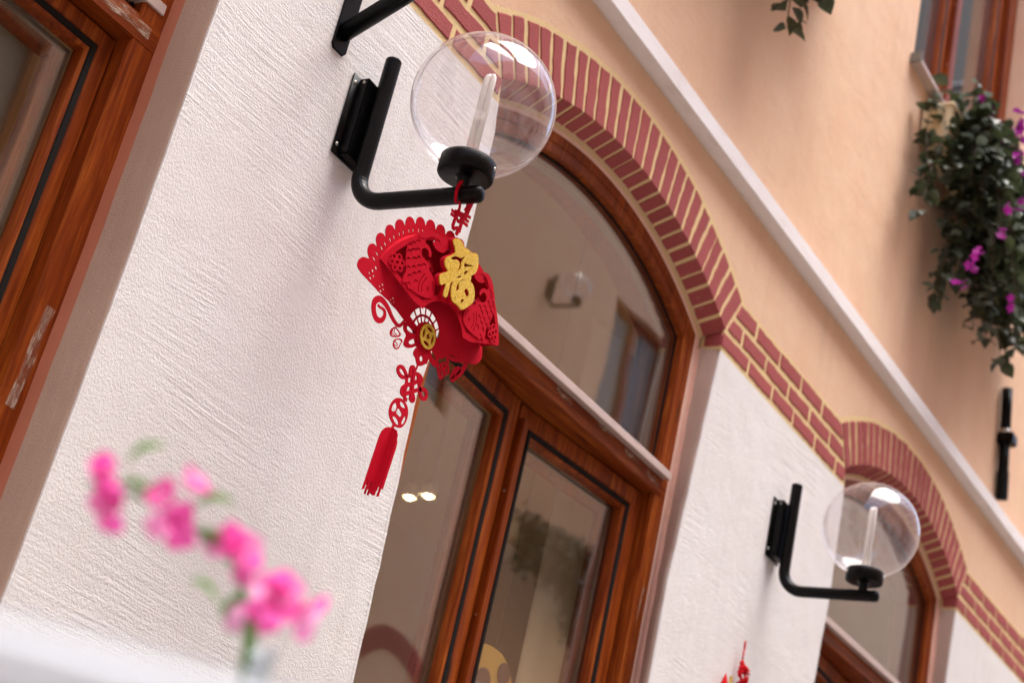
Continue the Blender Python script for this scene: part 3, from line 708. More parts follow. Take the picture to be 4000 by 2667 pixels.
for cA in cen:
    for i in range(9):
        u = -1+2*i/8; a = cA-u*LW/2; pol.append(P2(interp(a, RT)-.021*(1-math.sqrt(max(0, 1-(u*.985)**2))), a))
    rt = interp(cA, RT)
    for da, rr0, rr1, hw_ in ((-1.9, .0360, .0175, .0018), (1.9, .0360, .0175, .0018), (LW/2, .047, .036, .0026)):
        a = cA+da; p = Vector(P2(rt-rr0, a)); q = Vector(P2(rt-rr1, a)); d = (q-p).normalized(); n_ = Vector((-d.y, d.x))
        mid = (p+q)/2; slits.append([tuple(p), tuple(mid-n_*hw_), tuple(q), tuple(mid+n_*hw_)])
lob = chaikin(U(LOBER)[:6])[1:-2]+U(LOBER)[6:]
outl = pol+lob+[P2(.034, -10), P2(.032, -60), P2(.032, -120), P2(.036, -172)]+list(reversed(chaikin(U(LOBEL)[:6])[1:-2]+U(LOBEL)[6:]))
holes = slits
def coinholes(x, z, r, rot=0):
    hs = []
    for k in range(4):
        a0 = k*90+rot; hs.append([(x+r*math.cos(R(a)), z+r*1.15*math.sin(R(a))) for a in (a0-30, a0, a0+30)]+[(x+r*.55*math.cos(R(a0)), z+r*.62*math.sin(R(a0)))])
    return hs
for x, z, r in ((-.191, .0315, .0085), (-.154, .0235, .0075), (-.115, .0165, .0065), (.116, .028, .0055)): holes = holes+coinholes(x, z, r)
for j in range(7):
    a0 = 24+j*20.3; a1 = a0+17.2
    for ra, rb in ((.0275, .0385), (.0435, .0560)):
        g = 1.8 if ra < .03 else 0
        holes = holes+[[P2(ra, a0+g), P2(ra, a1-g), P2(rb, a1), P2(rb, (a0+a1)/2), P2(rb, a0)]]
b = MB(); prism(b, [outl]+holes, .0075, .0090)
back = b.obj('back_panel', 'red_felt', fan)
arcp = lambda r, a0, a1, n: [P2(r, a0+(a1-a0)*i/n) for i in range(n+1)]
fo = arcp(.194, 159, 21, 40)+[(.086, .030)]+arcp(.0665, 24, 156, 24)+[(-.086, .030)]
fi = arcp(.183, 155, 25, 40)+[(.150, .0665), (.098, .0465)]+arcp(.0775, 32, 148, 20)+[(-.098, .0465), (-.150, .0665)]
b = MB(); prism(b, [fo, fi], -.0006, .0006, surf=sf, cut=.009)
front = b.obj('front_panel', 'red_felt', fan)
ga = arcp(.1935, 159, 21, 44); b = MB(); n_ = len(ga)
b.add([(x, sf(x)+.0006, z) for x, z in ga]+[(x*1.01, max(.0070, sf(x)+.002), z*1.01) for x, z in ga], [(i, i+1, n_+i+1, n_+i) for i in range(n_-1)])
b.obj('gusset', 'red_felt', fan)
# carp with cut-out scales
def crescent(x, z, r, ang):
    o_ = []; 
    for i in range(6): a = R(ang-75+150*i/5); o_.append((x+r*math.cos(a), z+r*math.sin(a)))
    for i in range(6): a = R(ang+75-150*i/5); o_.append((x+r*.60*math.cos(a)-r*.10*math.cos(R(ang)), z+r*.60*math.sin(a)-r*.10*math.sin(R(ang))))
    return o_
fish = chaikin(U(FISH[0]))
hs = [crescent(x, z, .0062, 118) for x, z in U(SC)]
for g in GILL:
    l, q = ribbon(smooth_line(U(g), 1), .0022); hs.append(l+list(reversed(q)))
ex, ez = U(EYE)[0]
hs.append(crescent(ex, ez, .0052, 200)); hs.append([(ex+.0016*math.cos(a*PI/3), ez+.0016*math.sin(a*PI/3)) for a in range(6)])
for sgn in (1, -1):
    b = MB(); mir = lambda l: [(sgn*x, z) for x, z in l]
    prism(b, [mir(fish)]+[mir(h) for h in hs], -.0026, -.0012, surf=sf, cut=.009)
    for i in range(5):
        a = (-.0800+.0035*i, .1165-.0035*i)
        strip(b, [(sgn*a[0], a[1]), (sgn*(a[0]+.005), a[1]+.006)], .0011, -.0030, -.0027, surf=sf)
    b.obj('carp', 'red_felt', front)
    b = MB(); fx, fz = U(FLW)[0]
    for i in range(6):
        a = i*60+20; px, pz = fx+.0125*math.cos(R(a)), fz+.0125*math.sin(R(a))
        circ = lambda r_, n_=12: [(sgn*(px+r_*math.cos(2*PI*j/n_)), pz+r_*math.sin(2*PI*j/n_)) for j in range(n_)]
        prism(b, [circ(.0068), circ(.0036)], -.0026-.0001*i, -.0012-.0001*i, surf=sf)
    circ = lambda r_, n_=12: [(sgn*(fx+r_*math.cos(2*PI*j/n_)), fz+r_*math.sin(2*PI*j/n_)) for j in range(n_)]
    prism(b, [circ(.0075), circ(.0038)], -.0034, -.0020, surf=sf)
    b.obj('flower', 'red_felt', front)
    b = MB(); prism(b, [chaikin(mir(U(CLOUD[0])))], -.0027, -.0013, surf=sf, cut=.01)
    prism(b, [chaikin(mir([(-.118, .150), (-.098, .158), (-.085, .170), (-.070, .172), (-.060, .168), (-.085, .183), (-.112, .168)]))], -.0036, -.0028, surf=sf, cut=.01)
    b.obj('cloud', 'red_felt', front)
ch = [chaikin(U(l)) for l in CH]
b = MB(); prism(b, [ch[0]]+ch[1:], -.0125, -.0100, surf=sf, cut=.012); b.obj('character', 'gold_glitter', fan)
cc = [sum(p[0] for p in ch[0])/len(ch[0]), sum(p[1] for p in ch[0])/len(ch[0])]
big = [(cc[0]+(x-cc[0])*1.045, cc[1]+(z-cc[1])*1.035) for x, z in ch[0]]
b = MB(); prism(b, [big]+[[(x, z) for x, z in h] for h in ch[1:]], -.0098, -.0012, surf=sf, cut=.012); b.obj('character_backing', 'red_felt', fan)
# coin
cir = lambda r_, n_=28, z=0: [(r_*math.cos(2*PI*i/n_), z+r_*math.sin(2*PI*i/n_)) for i in range(n_)]
def coin_holes(r_, cx=0, cz=0):
    hs = []
    for k in range(4):
        a0 = k*90; o_ = [(cx+r_*math.cos(R(a)), cz+r_*math.sin(R(a))) for a in range(a0-36+90, a0+37+90, 12)]
        i_ = [(cx+r_*.72*math.cos(R(a0+90-28)), cz+r_*.72*math.sin(R(a0+90-28))), (cx+r_*.58*math.cos(R(a0+90)), cz+r_*.58*math.sin(R(a0+90))), (cx+r_*.72*math.cos(R(a0+90+28)), cz+r_*.72*math.sin(R(a0+90+28)))]
        hs.append(o_+list(reversed(i_)))
    hs.append([(cx+.36*r_*math.cos(R(a)), cz+.36*r_*math.sin(R(a))) for a in (0, 90, 180, 270)])
    return hs
b = MB(); prism(b, [cir(.0245)]+coin_holes(.0188), -.004, -.0015); b.obj('coin', 'gold_glitter', fan)
b = MB(); prism(b, [cir(.0285)]+coin_holes(.0180)[:4], .0010, .0070); b.obj('coin_backing', 'red_felt', fan)
# petals, butterflies and scrolls below the coin
b = MB(); prism(b, [chaikin(U(PETL[0]))]+[chaikin(U(h)) for h in PETLH], .0045, .0060)
prism(b, [chaikin(U(PETD[0]))]+[chaikin(U(h)) for h in PETDH], .0025, .0040); b.obj('petals', 'red_felt', fan)
for wing, inner in ((BUTTER, BF_IN),):
    b = MB()
    for i, l in enumerate(wing):
        p_ = chaikin(U(l)); c_ = (sum(q[0] for q in p_)/len(p_), sum(q[1] for q in p_)/len(p_))
        prism(b, [p_, [(c_[0]+(x-c_[0])*.74, c_[1]+(z-c_[1])*.74) for x, z in p_]], .0048+.0002*i, .0062)
    for l in inner: strip(b, U(l), .0016, .0050, .0060)
    b.obj('butterfly', 'red_felt', fan)
b = MB(); prism(b, [chaikin(U(BUTR[0]))]+[chaikin(U(h)) for h in BUTRH], .0048, .0062); b.obj('butterfly', 'red_felt', fan)
b = MB(); pts = smooth_line(U(SWL[0]), 2); n_ = len(pts)
strip(b, pts, [.005+.008*math.sin(PI*min(1, i/n_*1.15)) for i in range(n_)], .0040, .0055); b.obj('scroll', 'red_felt', fan)
b = MB(); pts = smooth_line(U(SWR[0]), 2); n_ = len(pts)
strip(b, pts, [.004+.008*math.sin(PI*min(1, i/n_*1.1)) for i in range(n_)], .0040, .0055); strip(b, smooth_line(U(SWR[1]), 1), .006, .0042, .0056); b.obj('scroll', 'red_felt', fan)
# hanging loop round the arm, knots, ring and tassel
b = MB()
strip(b, smooth_line([(-.016, .287), (-.0225, .300), (-.0230, .318), (-.018, .334), (-.002, .3425), (.014, .336), (.023, .320), (.0225, .298), (.018, .288)], 2), .0085, .0, .0016)
for i, l in enumerate(TK): strip(b, smooth_line(U(l), 1), .0075, -.0004*i, .0012)
b.obj('hanging_loop', 'red_felt', fan)
b = MB()
for i, l in enumerate(TOPK): strip(b, smooth_line(U(l), 1), .0062 if i < 5 else .0068, -.0003*i+.001, .0026)
b.obj('upper_knot', 'red_felt', fan)
b = MB()
strip(b, smooth_line(U(KN[0]), 1), .004, .003, .0045)
for i, l in enumerate(KN[1:]): strip(b, smooth_line(U(l), 2), .0078, -.0003*i+.001, .0028)
b.obj('lower_knot', 'red_felt', fan)
b = MB(); prism(b, [chaikin(U(RING[0]))]+[chaikin(U(h)) for h in RING[1:]], .0005, .0020); b.obj('ring_link', 'red_felt', fan)
b = MB(); t0 = Vector((-.030, 0, -.204)); t1 = Vector((-.0415, 0, -.338)); ax = (t1-t0); ln = ax.length; ax.normalize()
for th in (-10, 80):
    sd = Vector((math.cos(R(th)), math.sin(R(th)), 0)); sd = (sd-ax*sd.dot(ax)).normalized(); nn = ax.cross(sd)
    hw_ = .0235; L = ln*.86
    body = [(-hw_, .030), (-hw_*.93, .018), (-hw_*.65, .007), (-hw_*.2, .001), (hw_*.2, .001), (hw_*.65, .007), (hw_*.93, .018), (hw_, .030), (hw_, L), (-hw_, L)]
    polys = [body]
    for q in range(5):
        u0 = -hw_+q*(2*hw_/5); ex_ = rnd.uniform(-.006, .004); polys.append([(u0+.0002, L), (u0+2*hw_/5*.56, L), (u0+2*hw_/5*.56, ln+ex_), (u0+.0002, ln+ex_+.003)])
    for pl_ in polys:
        k = len(pl_); vs = []
        for off in (-.0007, .0007):
            for u, v_ in pl_: vs.append(t0+sd*u+ax*v_+nn*off)
        b.add(vs, [tuple(range(k)), tuple(range(2*k-1, k-1, -1))]+[(i, (i+1) % k, k+(i+1) % k, k+i) for i in range(k)])
strip(b, [(-.0265, -.196), (-.031, -.210)], .006, .0, .0016)
b.obj('tassel', 'red_felt', fan)

# ------------------------------------------------------------------ small red charms on the pier beyond
kn = empty('knot_charm', (2.245, -.02, 2.40), 'red cord charm with a woven knot ball on the white wall at the bottom edge', 'charm')
b = MB(); b.tube(smooth_line([(-.012, .0, .135), (-.016, 0, .152), (-.012, 0, .168), (-.008, 0, .152), (-.0105, 0, .135)], 1), .0022, 8); b.tube([(-.012, 0, .10), (-.012, 0, .137)], .0028, 8); b.obj('loop', 'red_cord', kn, smooth=True)
b = MB(); b.lathe([(.0001, .009), (.006, .007), (.008, 0), (.006, -.007), (.0001, -.009)], 12, (-.012, 0, .096)); b.obj('bead', 'red_cord', kn, smooth=True)
b = MB()
for i in range(46):
    a, e = rnd.uniform(0, 2*PI), rnd.uniform(-1.3, 1.3); c_ = Vector((math.cos(a)*math.cos(e)*.020, math.sin(a)*math.cos(e)*.012-.004, math.sin(e)*.028)); t = Vector((rnd.uniform(-1, 1), rnd.uniform(-.5, .5), rnd.uniform(-1, 1))).normalized()*.010
    b.tube([c_-t, c_+c_.normalized()*.003, c_+t], .0034, 6)
b.obj('knot_ball', 'red_cord', kn, (-.008, -.004, .058), True)
b = MB()
for i in range(3):
    r_ = .016-.003*i; b.tube([(.018+r_*(1-math.cos(a))*.8, -.002*i, .040+r_*math.sin(a)-.006) for a in [2*PI*j/14 for j in range(15)]], .0013, 6)
b.obj('side_loops', 'red_cord', kn, smooth=True)
b = MB(); b.tube([(-.008, 0, .034), (-.006, 0, -.01), (-.004, 0, -.10)], .004, 8); b.obj('cord', 'red_cord', kn, smooth=True)
pe = empty('striped_charm', (2.135, -.02, 2.33), 'pointed red charm with a gold stripe beside the knot charm, cut by the bottom edge', 'charm')
b = MB(); b.lathe([(.0005, .105), (.006, .090), (.012, .070), (.017, .045), (.019, .0), (.012, -.05), (.0005, -.08)], 16); b.obj('body', 'red_cord', pe, smooth=True)
b = MB(); strip(b, [(.003, .098), (.005, .075), (.006, .03), (.004, -.03)], .005, -.0215, -.0135); b.obj('stripe', 'gold_glitter', pe)

# ------------------------------------------------------------------ black rod on the peach wall
rod = empty('wall_rod', (4.512, -.03, 3.965), 'black metal rod with a clamp block on the peach wall by the right edge', 'rod')
b = MB(); b.tube([(.008, 0, .30), (-.024, 0, .508)], .024, 14); b.obj('upper_tube', 'black_paint', rod, smooth=True)
b = MB(); b.tube([(.008, 0, .30), (.052, 0, -.0)], .024, 14); b.obj('lower_tube', 'black_paint', rod, smooth=True)
b = MB(); b.box(-.02, .055, -.045, .028, .250, .300); o = b.obj('clamp', 'black_paint', rod); bevel_mesh(o, .006, 2)
b = MB()
for i in range(9): b.lathe([(.024, -.004), (.028, -.002), (.028, .002), (.024, .004)], 14, (.051-.0020*i, 0, .01+i*.014))
b.obj('ribs', 'black_paint', rod, smooth=True)
b = MB(); b.lathe([(.024, 0), (.027, .004), (.027, .014), (.024, .018)], 16, (.006, 0, .300)); b.obj('collar', 'screw_metal', rod, smooth=True)

# ------------------------------------------------------------------ window boxes with trailing flowers
def leaf_mesh(name, l, wdt, mat, fold=.25):
    n_ = 5; vs = [(0, 0, 0)]; 
    for i in range(1, n_):
        t = i/n_; h = wdt*math.sin(PI*t**.8)*.5; z = .12*l*math.sin(PI*t)-.10*l*t*t
        vs += [(-h, t*l, z+h*fold), (0, t*l, z), (h, t*l, z+h*fold)]
    vs.append((0, l, -.10*l)); fs = [(0, 2, 1), (0, 3, 2)]
    for i in range(n_-2):
        a = 1+3*i; fs += [(a, a+1, a+4, a+3), (a+1, a+2, a+5, a+4)]
    a = 1+3*(n_-2); fs += [(a, a+1, len(vs)-1), (a+1, a+2, len(vs)-1)]
    me = bpy.data.meshes.new(name); me.from_pydata(vs, [], fs); me.materials.append(MAT[mat]); me.polygons.foreach_set('use_smooth', [True]*len(fs)); return me
LEAF = [leaf_mesh('leaf', .072, .050, 'leaf_green'), leaf_mesh('leaf', .064, .050, 'leaf_green', .1), leaf_mesh('leaf', .066, .044, 'leaf_pale')]
def flower_mesh():
    b = MB()
    for k in range(5):
        a = 2*PI*k/5
        for s in range(1):
            p = [(0, 0, 0), (.010, .012, .006), (0, .024, .004), (-.010, .012, .006)]
            b.add([(x*math.cos(a)-y*math.sin(a), x*math.sin(a)+y*math.cos(a), z) for x, y, z in p], [(0, 1, 2), (0, 2, 3)])
    me = b.mesh('flower'); me.materials.append(MAT['magenta_petal']); return me
FLO = flower_mesh()
def orient(p, d, roll):
    q = Vector(d).to_track_quat('Y', 'Z').to_matrix().to_4x4()
    return Matrix.Translation(p) @ q @ Matrix.Rotation(roll, 4, 'Y')
def planter(x0, x1, label, label2, strands, seed, bloom=True):
    rr = random.Random(seed)
    bx = empty('window_box', ((x0+x1)/2, -.10, 4.92), label, 'window box')
    h = (x1-x0)/2
    b = MB(); o_ = [(-h, -.03, .165), (h, -.03, .165), (h, .094, .165), (-h, .094, .165)]; i_ = [(-h+.012, -.012, 0), (h-.012, -.012, 0), (h-.012, .094, 0), (-h+.012, .094, 0)]
    b.hexa(o_+i_); o = b.obj('trough', 'cream_box', bx); bevel_mesh(o, .004)
    b = MB(); b.box(-h-.006, h+.006, -.037, .096, .152, .168); o = b.obj('rim', 'cream_box', bx); bevel_mesh(o, .003)
    pl = empty('trailing_plant', ((x0+x1)/2, -.12, 5.06), label2, 'plant'); org = Vector(pl.location)
    stems = MB(); leaves = []; flowers = []
    for (sx, sy, ln, dens, drift) in strands:
        p = Vector((sx, sy, 5.09+rr.uniform(-.02, .05))); pts = [p.copy()]; d = Vector((drift, -.05, -.2)).normalized()
        st = .03; k = 0
        while (pts[0].z-p.z) < ln and k < 90:
            d = (d+Vector((rr.uniform(-.25, .25)+drift*.1, rr.uniform(-.22, .20), -.28))).normalized(); p = p+d*st; p.y = min(-.015, p.y); pts.append(p.copy()); k += 1
            if rr.random() < dens:
                for _ in range(2):
                    a = rr.uniform(0, 2*PI); out = Vector((math.cos(a), min(.25, math.sin(a)), rr.uniform(-.9, .2)))
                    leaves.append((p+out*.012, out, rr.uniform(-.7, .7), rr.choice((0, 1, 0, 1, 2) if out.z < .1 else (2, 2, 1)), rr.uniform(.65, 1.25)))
            if rr.random() < .10*dens: flowers.append((p+Vector((rr.uniform(-.03, .03), -rr.uniform(.02, .05), 0)), rr))
        stems.tube([q-org for q in pts], .0022, 5)
    if True:
        for i in range(420):
            x = rr.uniform(x0+.05, x1); p = Vector((x, rr.uniform(-.24, -.03), 5.07+abs(rr.gauss(0, .06))+.07*noise.noise((x*4, 1, 1))))
            a = rr.uniform(0, 2*PI); out = Vector((math.cos(a), math.sin(a)-.4, rr.uniform(-.5, .9)))
            leaves.append((p, out, rr.uniform(-.7, .7), rr.choice((0, 1, 2, 0)), rr.uniform(.7, 1.2)))
        for i in range(260):
            x = rr.uniform(x0+.12, x1); a = rr.uniform(0, 2*PI)
            leaves.append((Vector((x, rr.uniform(-.28, -.14), rr.uniform(4.80, 5.12))), Vector((math.cos(a), -abs(math.sin(a)), rr.uniform(-1, .3))), rr.uniform(-.7, .7), rr.choice((0, 1, 2, 0)), rr.uniform(.7, 1.2)))
        for i in range(90):
            x = rr.uniform(x0+.05, x0+.55); a = rr.uniform(0, 2*PI)
            leaves.append((Vector((x, rr.uniform(-.24, -.14), rr.uniform(4.84, 5.13))), Vector((math.cos(a), -abs(math.sin(a)), rr.uniform(-1, .3))), rr.uniform(-.7, .7), rr.choice((0, 1, 2, 0)), rr.uniform(.8, 1.2)))
        for i in range(90):
            x = rr.uniform(x0+.40, x1); flowers.append((Vector((x, rr.uniform(-.37, -.31), 5.10+rr.uniform(-.60, .14)*rr.random())), rr))
        for i in range(60):
            x = rr.uniform(x0+.35, x1); flowers.append((Vector((x, rr.uniform(-.30, -.08), 5.20+rr.uniform(-.04, .12))), rr))
    stems.obj('stems', 'stem_brown', pl)
    rr.shuffle(leaves)
    near = sorted(leaves, key=lambda t: t[0].y)      # the outermost 300 singly, the rest as one mass
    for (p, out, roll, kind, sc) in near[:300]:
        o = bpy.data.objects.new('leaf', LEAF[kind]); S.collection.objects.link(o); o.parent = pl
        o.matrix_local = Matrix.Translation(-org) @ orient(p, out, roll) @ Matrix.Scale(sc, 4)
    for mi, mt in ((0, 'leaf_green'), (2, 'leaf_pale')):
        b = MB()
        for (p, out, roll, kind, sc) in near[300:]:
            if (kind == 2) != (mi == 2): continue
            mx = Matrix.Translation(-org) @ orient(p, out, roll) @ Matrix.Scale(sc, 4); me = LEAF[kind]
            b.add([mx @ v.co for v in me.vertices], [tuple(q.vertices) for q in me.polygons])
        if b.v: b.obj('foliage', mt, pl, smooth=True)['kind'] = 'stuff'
    flowers = [(Vector(q), rr) for q in [(3.159, -0.22, 5.128), (3.237, -0.22, 5.154), (3.297, -0.22, 5.147), (3.331, -0.24, 5.118), (3.298, -0.27, 5.009), (3.294, -0.3, 4.962), (3.328, -0.32, 4.946), (3.437, -0.3, 5.041), (3.454, -0.32, 4.945), (3.138, -0.36, 4.59), (3.175, -0.36, 4.624), (2.991, -0.36, 4.364), (2.956, -0.34, 4.277), (2.88, -0.33, 4.214), (2.923, -0.34, 4.212), (2.887, -0.3, 4.146), (2.928, -0.3, 4.15), (3.143, -0.32, 4.17), (3.165, -0.36, 4.476), (3.167, -0.36, 4.262), (3.342, -0.36, 4.73), (3.423, -0.36, 4.588), (3.368, -0.36, 4.315)]][::2]+flowers[-36:]
    for p, _ in (flowers if bloom else []):
        for _k in range(rr.choice((2, 3, 3))):
            o = bpy.data.objects.new('flower', FLO); S.collection.objects.link(o); o.parent = pl; q = p+Vector((rr.uniform(-.025, .025), rr.uniform(-.02, .01), rr.uniform(-.022, .022)))
            o.matrix_local = Matrix.Translation(-org) @ orient(q, (rr.uniform(-.6, .6), rr.uniform(-.3, .3), 1), 0) @ Matrix.Rotation(rr.uniform(-1.3, .2), 4, 'X') @ Matrix.Scale(rr.uniform(.75, 1.05), 4)
    return bx, pl
rs = random.Random(5)
st1 = []
for i in range(84):
    x = rs.uniform(3.2, 4.45); 
    tab = [(3.14, .42), (3.35, .62), (3.64, .90), (3.80, .62), (4.0, .50), (4.5, .45)]
    lim = next(va+(vb-va)*(x-a)/(b_-a) for (a, va), (b_, vb) in zip(tab, tab[1:]) if a <= x <= b_)
    st1.append((x, rs.uniform(-.28, -.06), rs.uniform(.25, lim), .95, rs.uniform(-.15, .05)))
st1 += [(3.14, -.05, .52, .8, -.40), (3.18, -.08, .60, .8, -.25), (3.34, -.12, .80, .9, -.12), (3.40, -.15, .74, .95, -.05), (3.44, -.17, .72, .9, -.06), (3.62, -.22, .93, .8, .0), (3.66, -.20, .84, .95, 0), (3.70, -.2, .74, .95, .02), (3.76, -.2, .66, .95, 0)]
planter(3.10, 4.50, 'cream window box under the peach wall window at the upper right', 'dark green trailing plant with magenta flowers spilling from the upper right window box', st1, 11)
st2 = [(1.56, -.15, .76, .95, .0), (1.60, -.16, .64, .95, .03), (1.52, -.14, .58, .9, 0)]+[(rs.uniform(.75, 1.4), rs.uniform(-.28, -.06), rs.uniform(.15, .30), .9, 0) for _ in range(26)]
planter(.68, 2.08, 'cream window box above the top edge of the picture over the nearer arch', 'trailing plant tip with a few dark leaves hanging in at the top edge', st2, 12, False)

# ------------------------------------------------------------------ foreground table, pink blossoms, white block
tb = empty('cafe_table', (-1.60, -1.48, 0), 'round white cafe table standing under the blossoms in the foreground', 'table')
b = MB(); b.lathe([(.0001, 1.052), (.46, 1.052), (.47, 1.045), (.47, 1.03), (.46, 1.022), (.0001, 1.022)], 48); b.obj('tabletop', 'table_top', tb)
b = MB(); b.lathe([(.030, 1.022), (.030, .04)], 20); b.obj('column', 'black_paint', tb, smooth=True)
b = MB(); b.lathe([(.030, .06), (.24, .02), (.25, .001), (.0001, .001)], 32); b.obj('foot', 'black_paint', tb, smooth=True)
vs_ = empty('flower_vase', (-1.300, -1.304, 1.052), 'slim clear bottle vase out of focus holding the pink blossom spray', 'vase')
b = MB(); b.lathe([(.0001, .004), (.034, .004), (.038, .012), (.038, .20), (.034, .26), (.018, .32), (.0125, .36), (.0125, .438), (.0145, .446), (.0125, .446), (.0110, .436), (.0110, .36), (.016, .325), (.032, .26), (.036, .20), (.036, .014), (.0001, .010)], 32); b.obj('bottle', 'vase_glass', vs_, smooth=True)
sp = empty('blossom_spray', (-1.312, -1.304, 1.40), 'out of focus spray of pink blossoms and green leaves at lower left', 'flower spray'); so = Vector(sp.location)
stem = smooth_line([(-1.300, -1.304, 1.12), (-1.304, -1.304, 1.40), (-1.3123, -1.3042, 1.498), (-1.3266, -1.301, 1.5208), (-1.3455, -1.2953, 1.5486), (-1.3651, -1.2779, 1.5618), (-1.3887, -1.2535, 1.5733), (-1.4118, -1.2262, 1.5795), (-1.4271, -1.204, 1.5784)], 2)
b = MB(); b.tube([Vector(p)-so for p in stem], [.0030-.0016*i/len(stem) for i in range(len(stem))], 8); b.obj('stem', 'leaf_fresh', sp, smooth=True)
def petal(name, l, wdt, mat, cup=.35):
    vs = []; n_, m_ = 6, 5
    for i in range(n_):
        t = i/(n_-1); hw_ = wdt*(math.sin(PI*min(.98, t**.75)*.92)+.08)*.5
        for j in range(m_):
            u = -1+2*j/(m_-1); vs.append((u*hw_, l*t-.12*l*u*u*t, cup*l*t*t*.6+abs(u)**2*hw_*.35+.06*l*math.sin(u*5+t*4)))
    fs = [(i*m_+j, i*m_+j+1, (i+1)*m_+j+1, (i+1)*m_+j) for i in range(n_-1) for j in range(m_-1)]
    me = bpy.data.meshes.new(name); me.from_pydata(vs, [], fs); me.materials.append(MAT[mat]); me.polygons.foreach_set('use_smooth', [True]*len(fs)); return me
PET = [petal('petal', .024, .022, 'pink_petal'), petal('petal', .021, .024, 'light_petal', .6), petal('petal', .017, .015, 'pink_petal', .8)]
vd = Vector((.745, .537, .395))
def blossom(p, d, s, n_=5, rseed=0):
    q = random.Random(rseed); base = Vector(d).normalized().to_track_quat('Z', 'Y').to_matrix().to_4x4()
    for k in range(n_+1):
        o = bpy.data.objects.new('petal', PET[(0, 1, 0, 1, 1)[k] if k < n_ else 2]); S.collection.objects.link(o); o.parent = sp
        o.matrix_local = Matrix.Translation(Vector(p)-so) @ base @ Matrix.Rotation(2*PI*k/n_+q.uniform(-.5, .5), 4, 'Z') @ Matrix.Rotation(R(q.uniform(-5, 50) if k < n_ else 65), 4, 'X') @ Matrix.Scale(s*q.uniform(.7, 1.25), 4)
#             centre                        facing            scale
for i, (p, d, s, n_) in enumerate([((-1.4225, -1.2115, 1.5850), (-.6, -.5, .5), 1.0, 4), ((-1.4150, -1.2130, 1.5690), (-.5, -.7, -.2), 1.05, 3), ((-1.4110, -1.2150, 1.5600), (-.3, -.6, -.6), .8, 3),
        ((-1.3950, -1.2480, 1.5750), (-.7, -.6, .4), 1.1, 4), ((-1.3840, -1.2560, 1.5640), (-.4, -.7, -.5), 1.2, 3), ((-1.3885, -1.2668, 1.5905), (.1, -.5, .8), .8, 3),
        ((-1.3500, -1.2930, 1.5530), (-.7, -.5, .4), 1.2, 4), ((-1.3400, -1.2990, 1.5450), (-.3, -.7, -.5), .9, 3),
        ((-1.3180, -1.3180, 1.5340), (-.6, -.7, .3), 1.35, 4), ((-1.3270, -1.3080, 1.5180), (-.3, -.6, -.6), 1.2, 3), ((-1.3030, -1.3330, 1.5230), (.2, -.8, -.3), 1.2, 3)]): blossom(p, d, s*.93, n_, i)
GL = leaf_mesh('leaf', .034, .026, 'leaf_fresh')
for p, d in [((-1.4160, -1.2260, 1.5980), (.3, -.3, .5)), ((-1.4180, -1.2200, 1.5800), (.6, -.5, .1)), ((-1.4050, -1.2300, 1.5790), (.5, -.5, .05)), ((-1.3720, -1.2720, 1.5640), (.4, -.4, -.3)),
             ((-1.3560, -1.2650, 1.5290), (.4, -.5, -.3)), ((-1.3310, -1.2990, 1.5300), (.1, .1, -.9)), ((-1.3290, -1.3000, 1.5170), (.3, -.2, -.8)), ((-1.3250, -1.3010, 1.5080), (.2, -.1, -.8)), ((-1.3800, -1.2700, 1.5770), (.5, -.5, .4))]:
    o = bpy.data.objects.new('leaf', GL); S.collection.objects.link(o); o.parent = sp; o.matrix_local = Matrix.Translation(-so) @ orient(Vector(p), d, 0)
_k = .80                      # the spray and its vase stand nearer the camera
for q_, zb_ in ((sp, None), (vs_, 1.002)):
    q_.location = CAM+(Vector(q_.location)-CAM)*_k; q_.scale = (_k, _k, _k)
for q_ in (sp, vs_): q_.location += Vector((-.0042, .0062, .0012))
vs_.scale = (_k, _k, 1.0); vs_.location.z = 1.053; vs_.children[0].data.transform(Matrix.Scale((1.448-1.053)/.446, 4, (0, 0, 1)))
wb = empty('white_block', (-1.9441, -1.820, 1.049), 'blurred white object with a straight soft top edge, closest to the camera at lower left', 'white box', rz=R(-43))
o = MB().box(-.045, .075, -.005, .055, .0005, .2790).obj('body', 'white_ceramic', wb); bevel_mesh(o, .006, 3)
o = MB().box(-.047, .077, -.007, .057, .2540, .2700).obj('rim', 'white_ceramic', wb); bevel_mesh(o, .004, 3)

# ------------------------------------------------------------------ inside the rooms
cu = empty('curtain', (1.47, .27, .3), 'plain beige curtain hanging behind the right hand casement of the near arch', 'curtain')
b = MB(); vs = []; n_ = 70
for i in range(n_+1):
    x = 1.5*i/n_; y = .012*math.sin(x*26)+.006*math.sin(x*61)
    vs += [(x, y, 0), (x, y, 3.0)]
b.add(vs, [(2*i, 2*i+2, 2*i+3, 2*i+1) for i in range(n_)]); b.obj('cloth', 'blind_cloth', cu, smooth=True)
for i, (x, y, z) in enumerate(((2.39, 1.5, 3.08), (2.50, 1.5, 3.13))):
    lb = empty('ceiling_spot', (x, y, z), 'lit warm spot lamp inside the near arched window, %s of the pair' % ('left' if i == 0 else 'right'), 'spot lamp', 'lit spots inside the room')
    b = MB(); b.lathe([(.0001, -.016), (.010, -.012), (.014, 0), (.010, .012), (.0001, .016)], 16); b.obj('bulb', 'warm_bulb', lb, smooth=True)
    pt = bpy.data.lights.new('spot_light', 'SPOT'); pt.spot_size = R(140); pt.spot_blend = .6; pt.energy = 32; pt.color = (1, .80, .58); pt.shadow_soft_size = .06; po = bpy.data.objects.new('spot_light', pt); S.collection.objects.link(po); po.parent = lb; po.location = (0, 0, -.04)
    b = MB(); b.lathe([(.026, -.004), (.030, .02), (.022, .05), (.003, .055), (.002, 3.949-z)], 16); b.obj('housing', 'tube_white', lb, smooth=True)
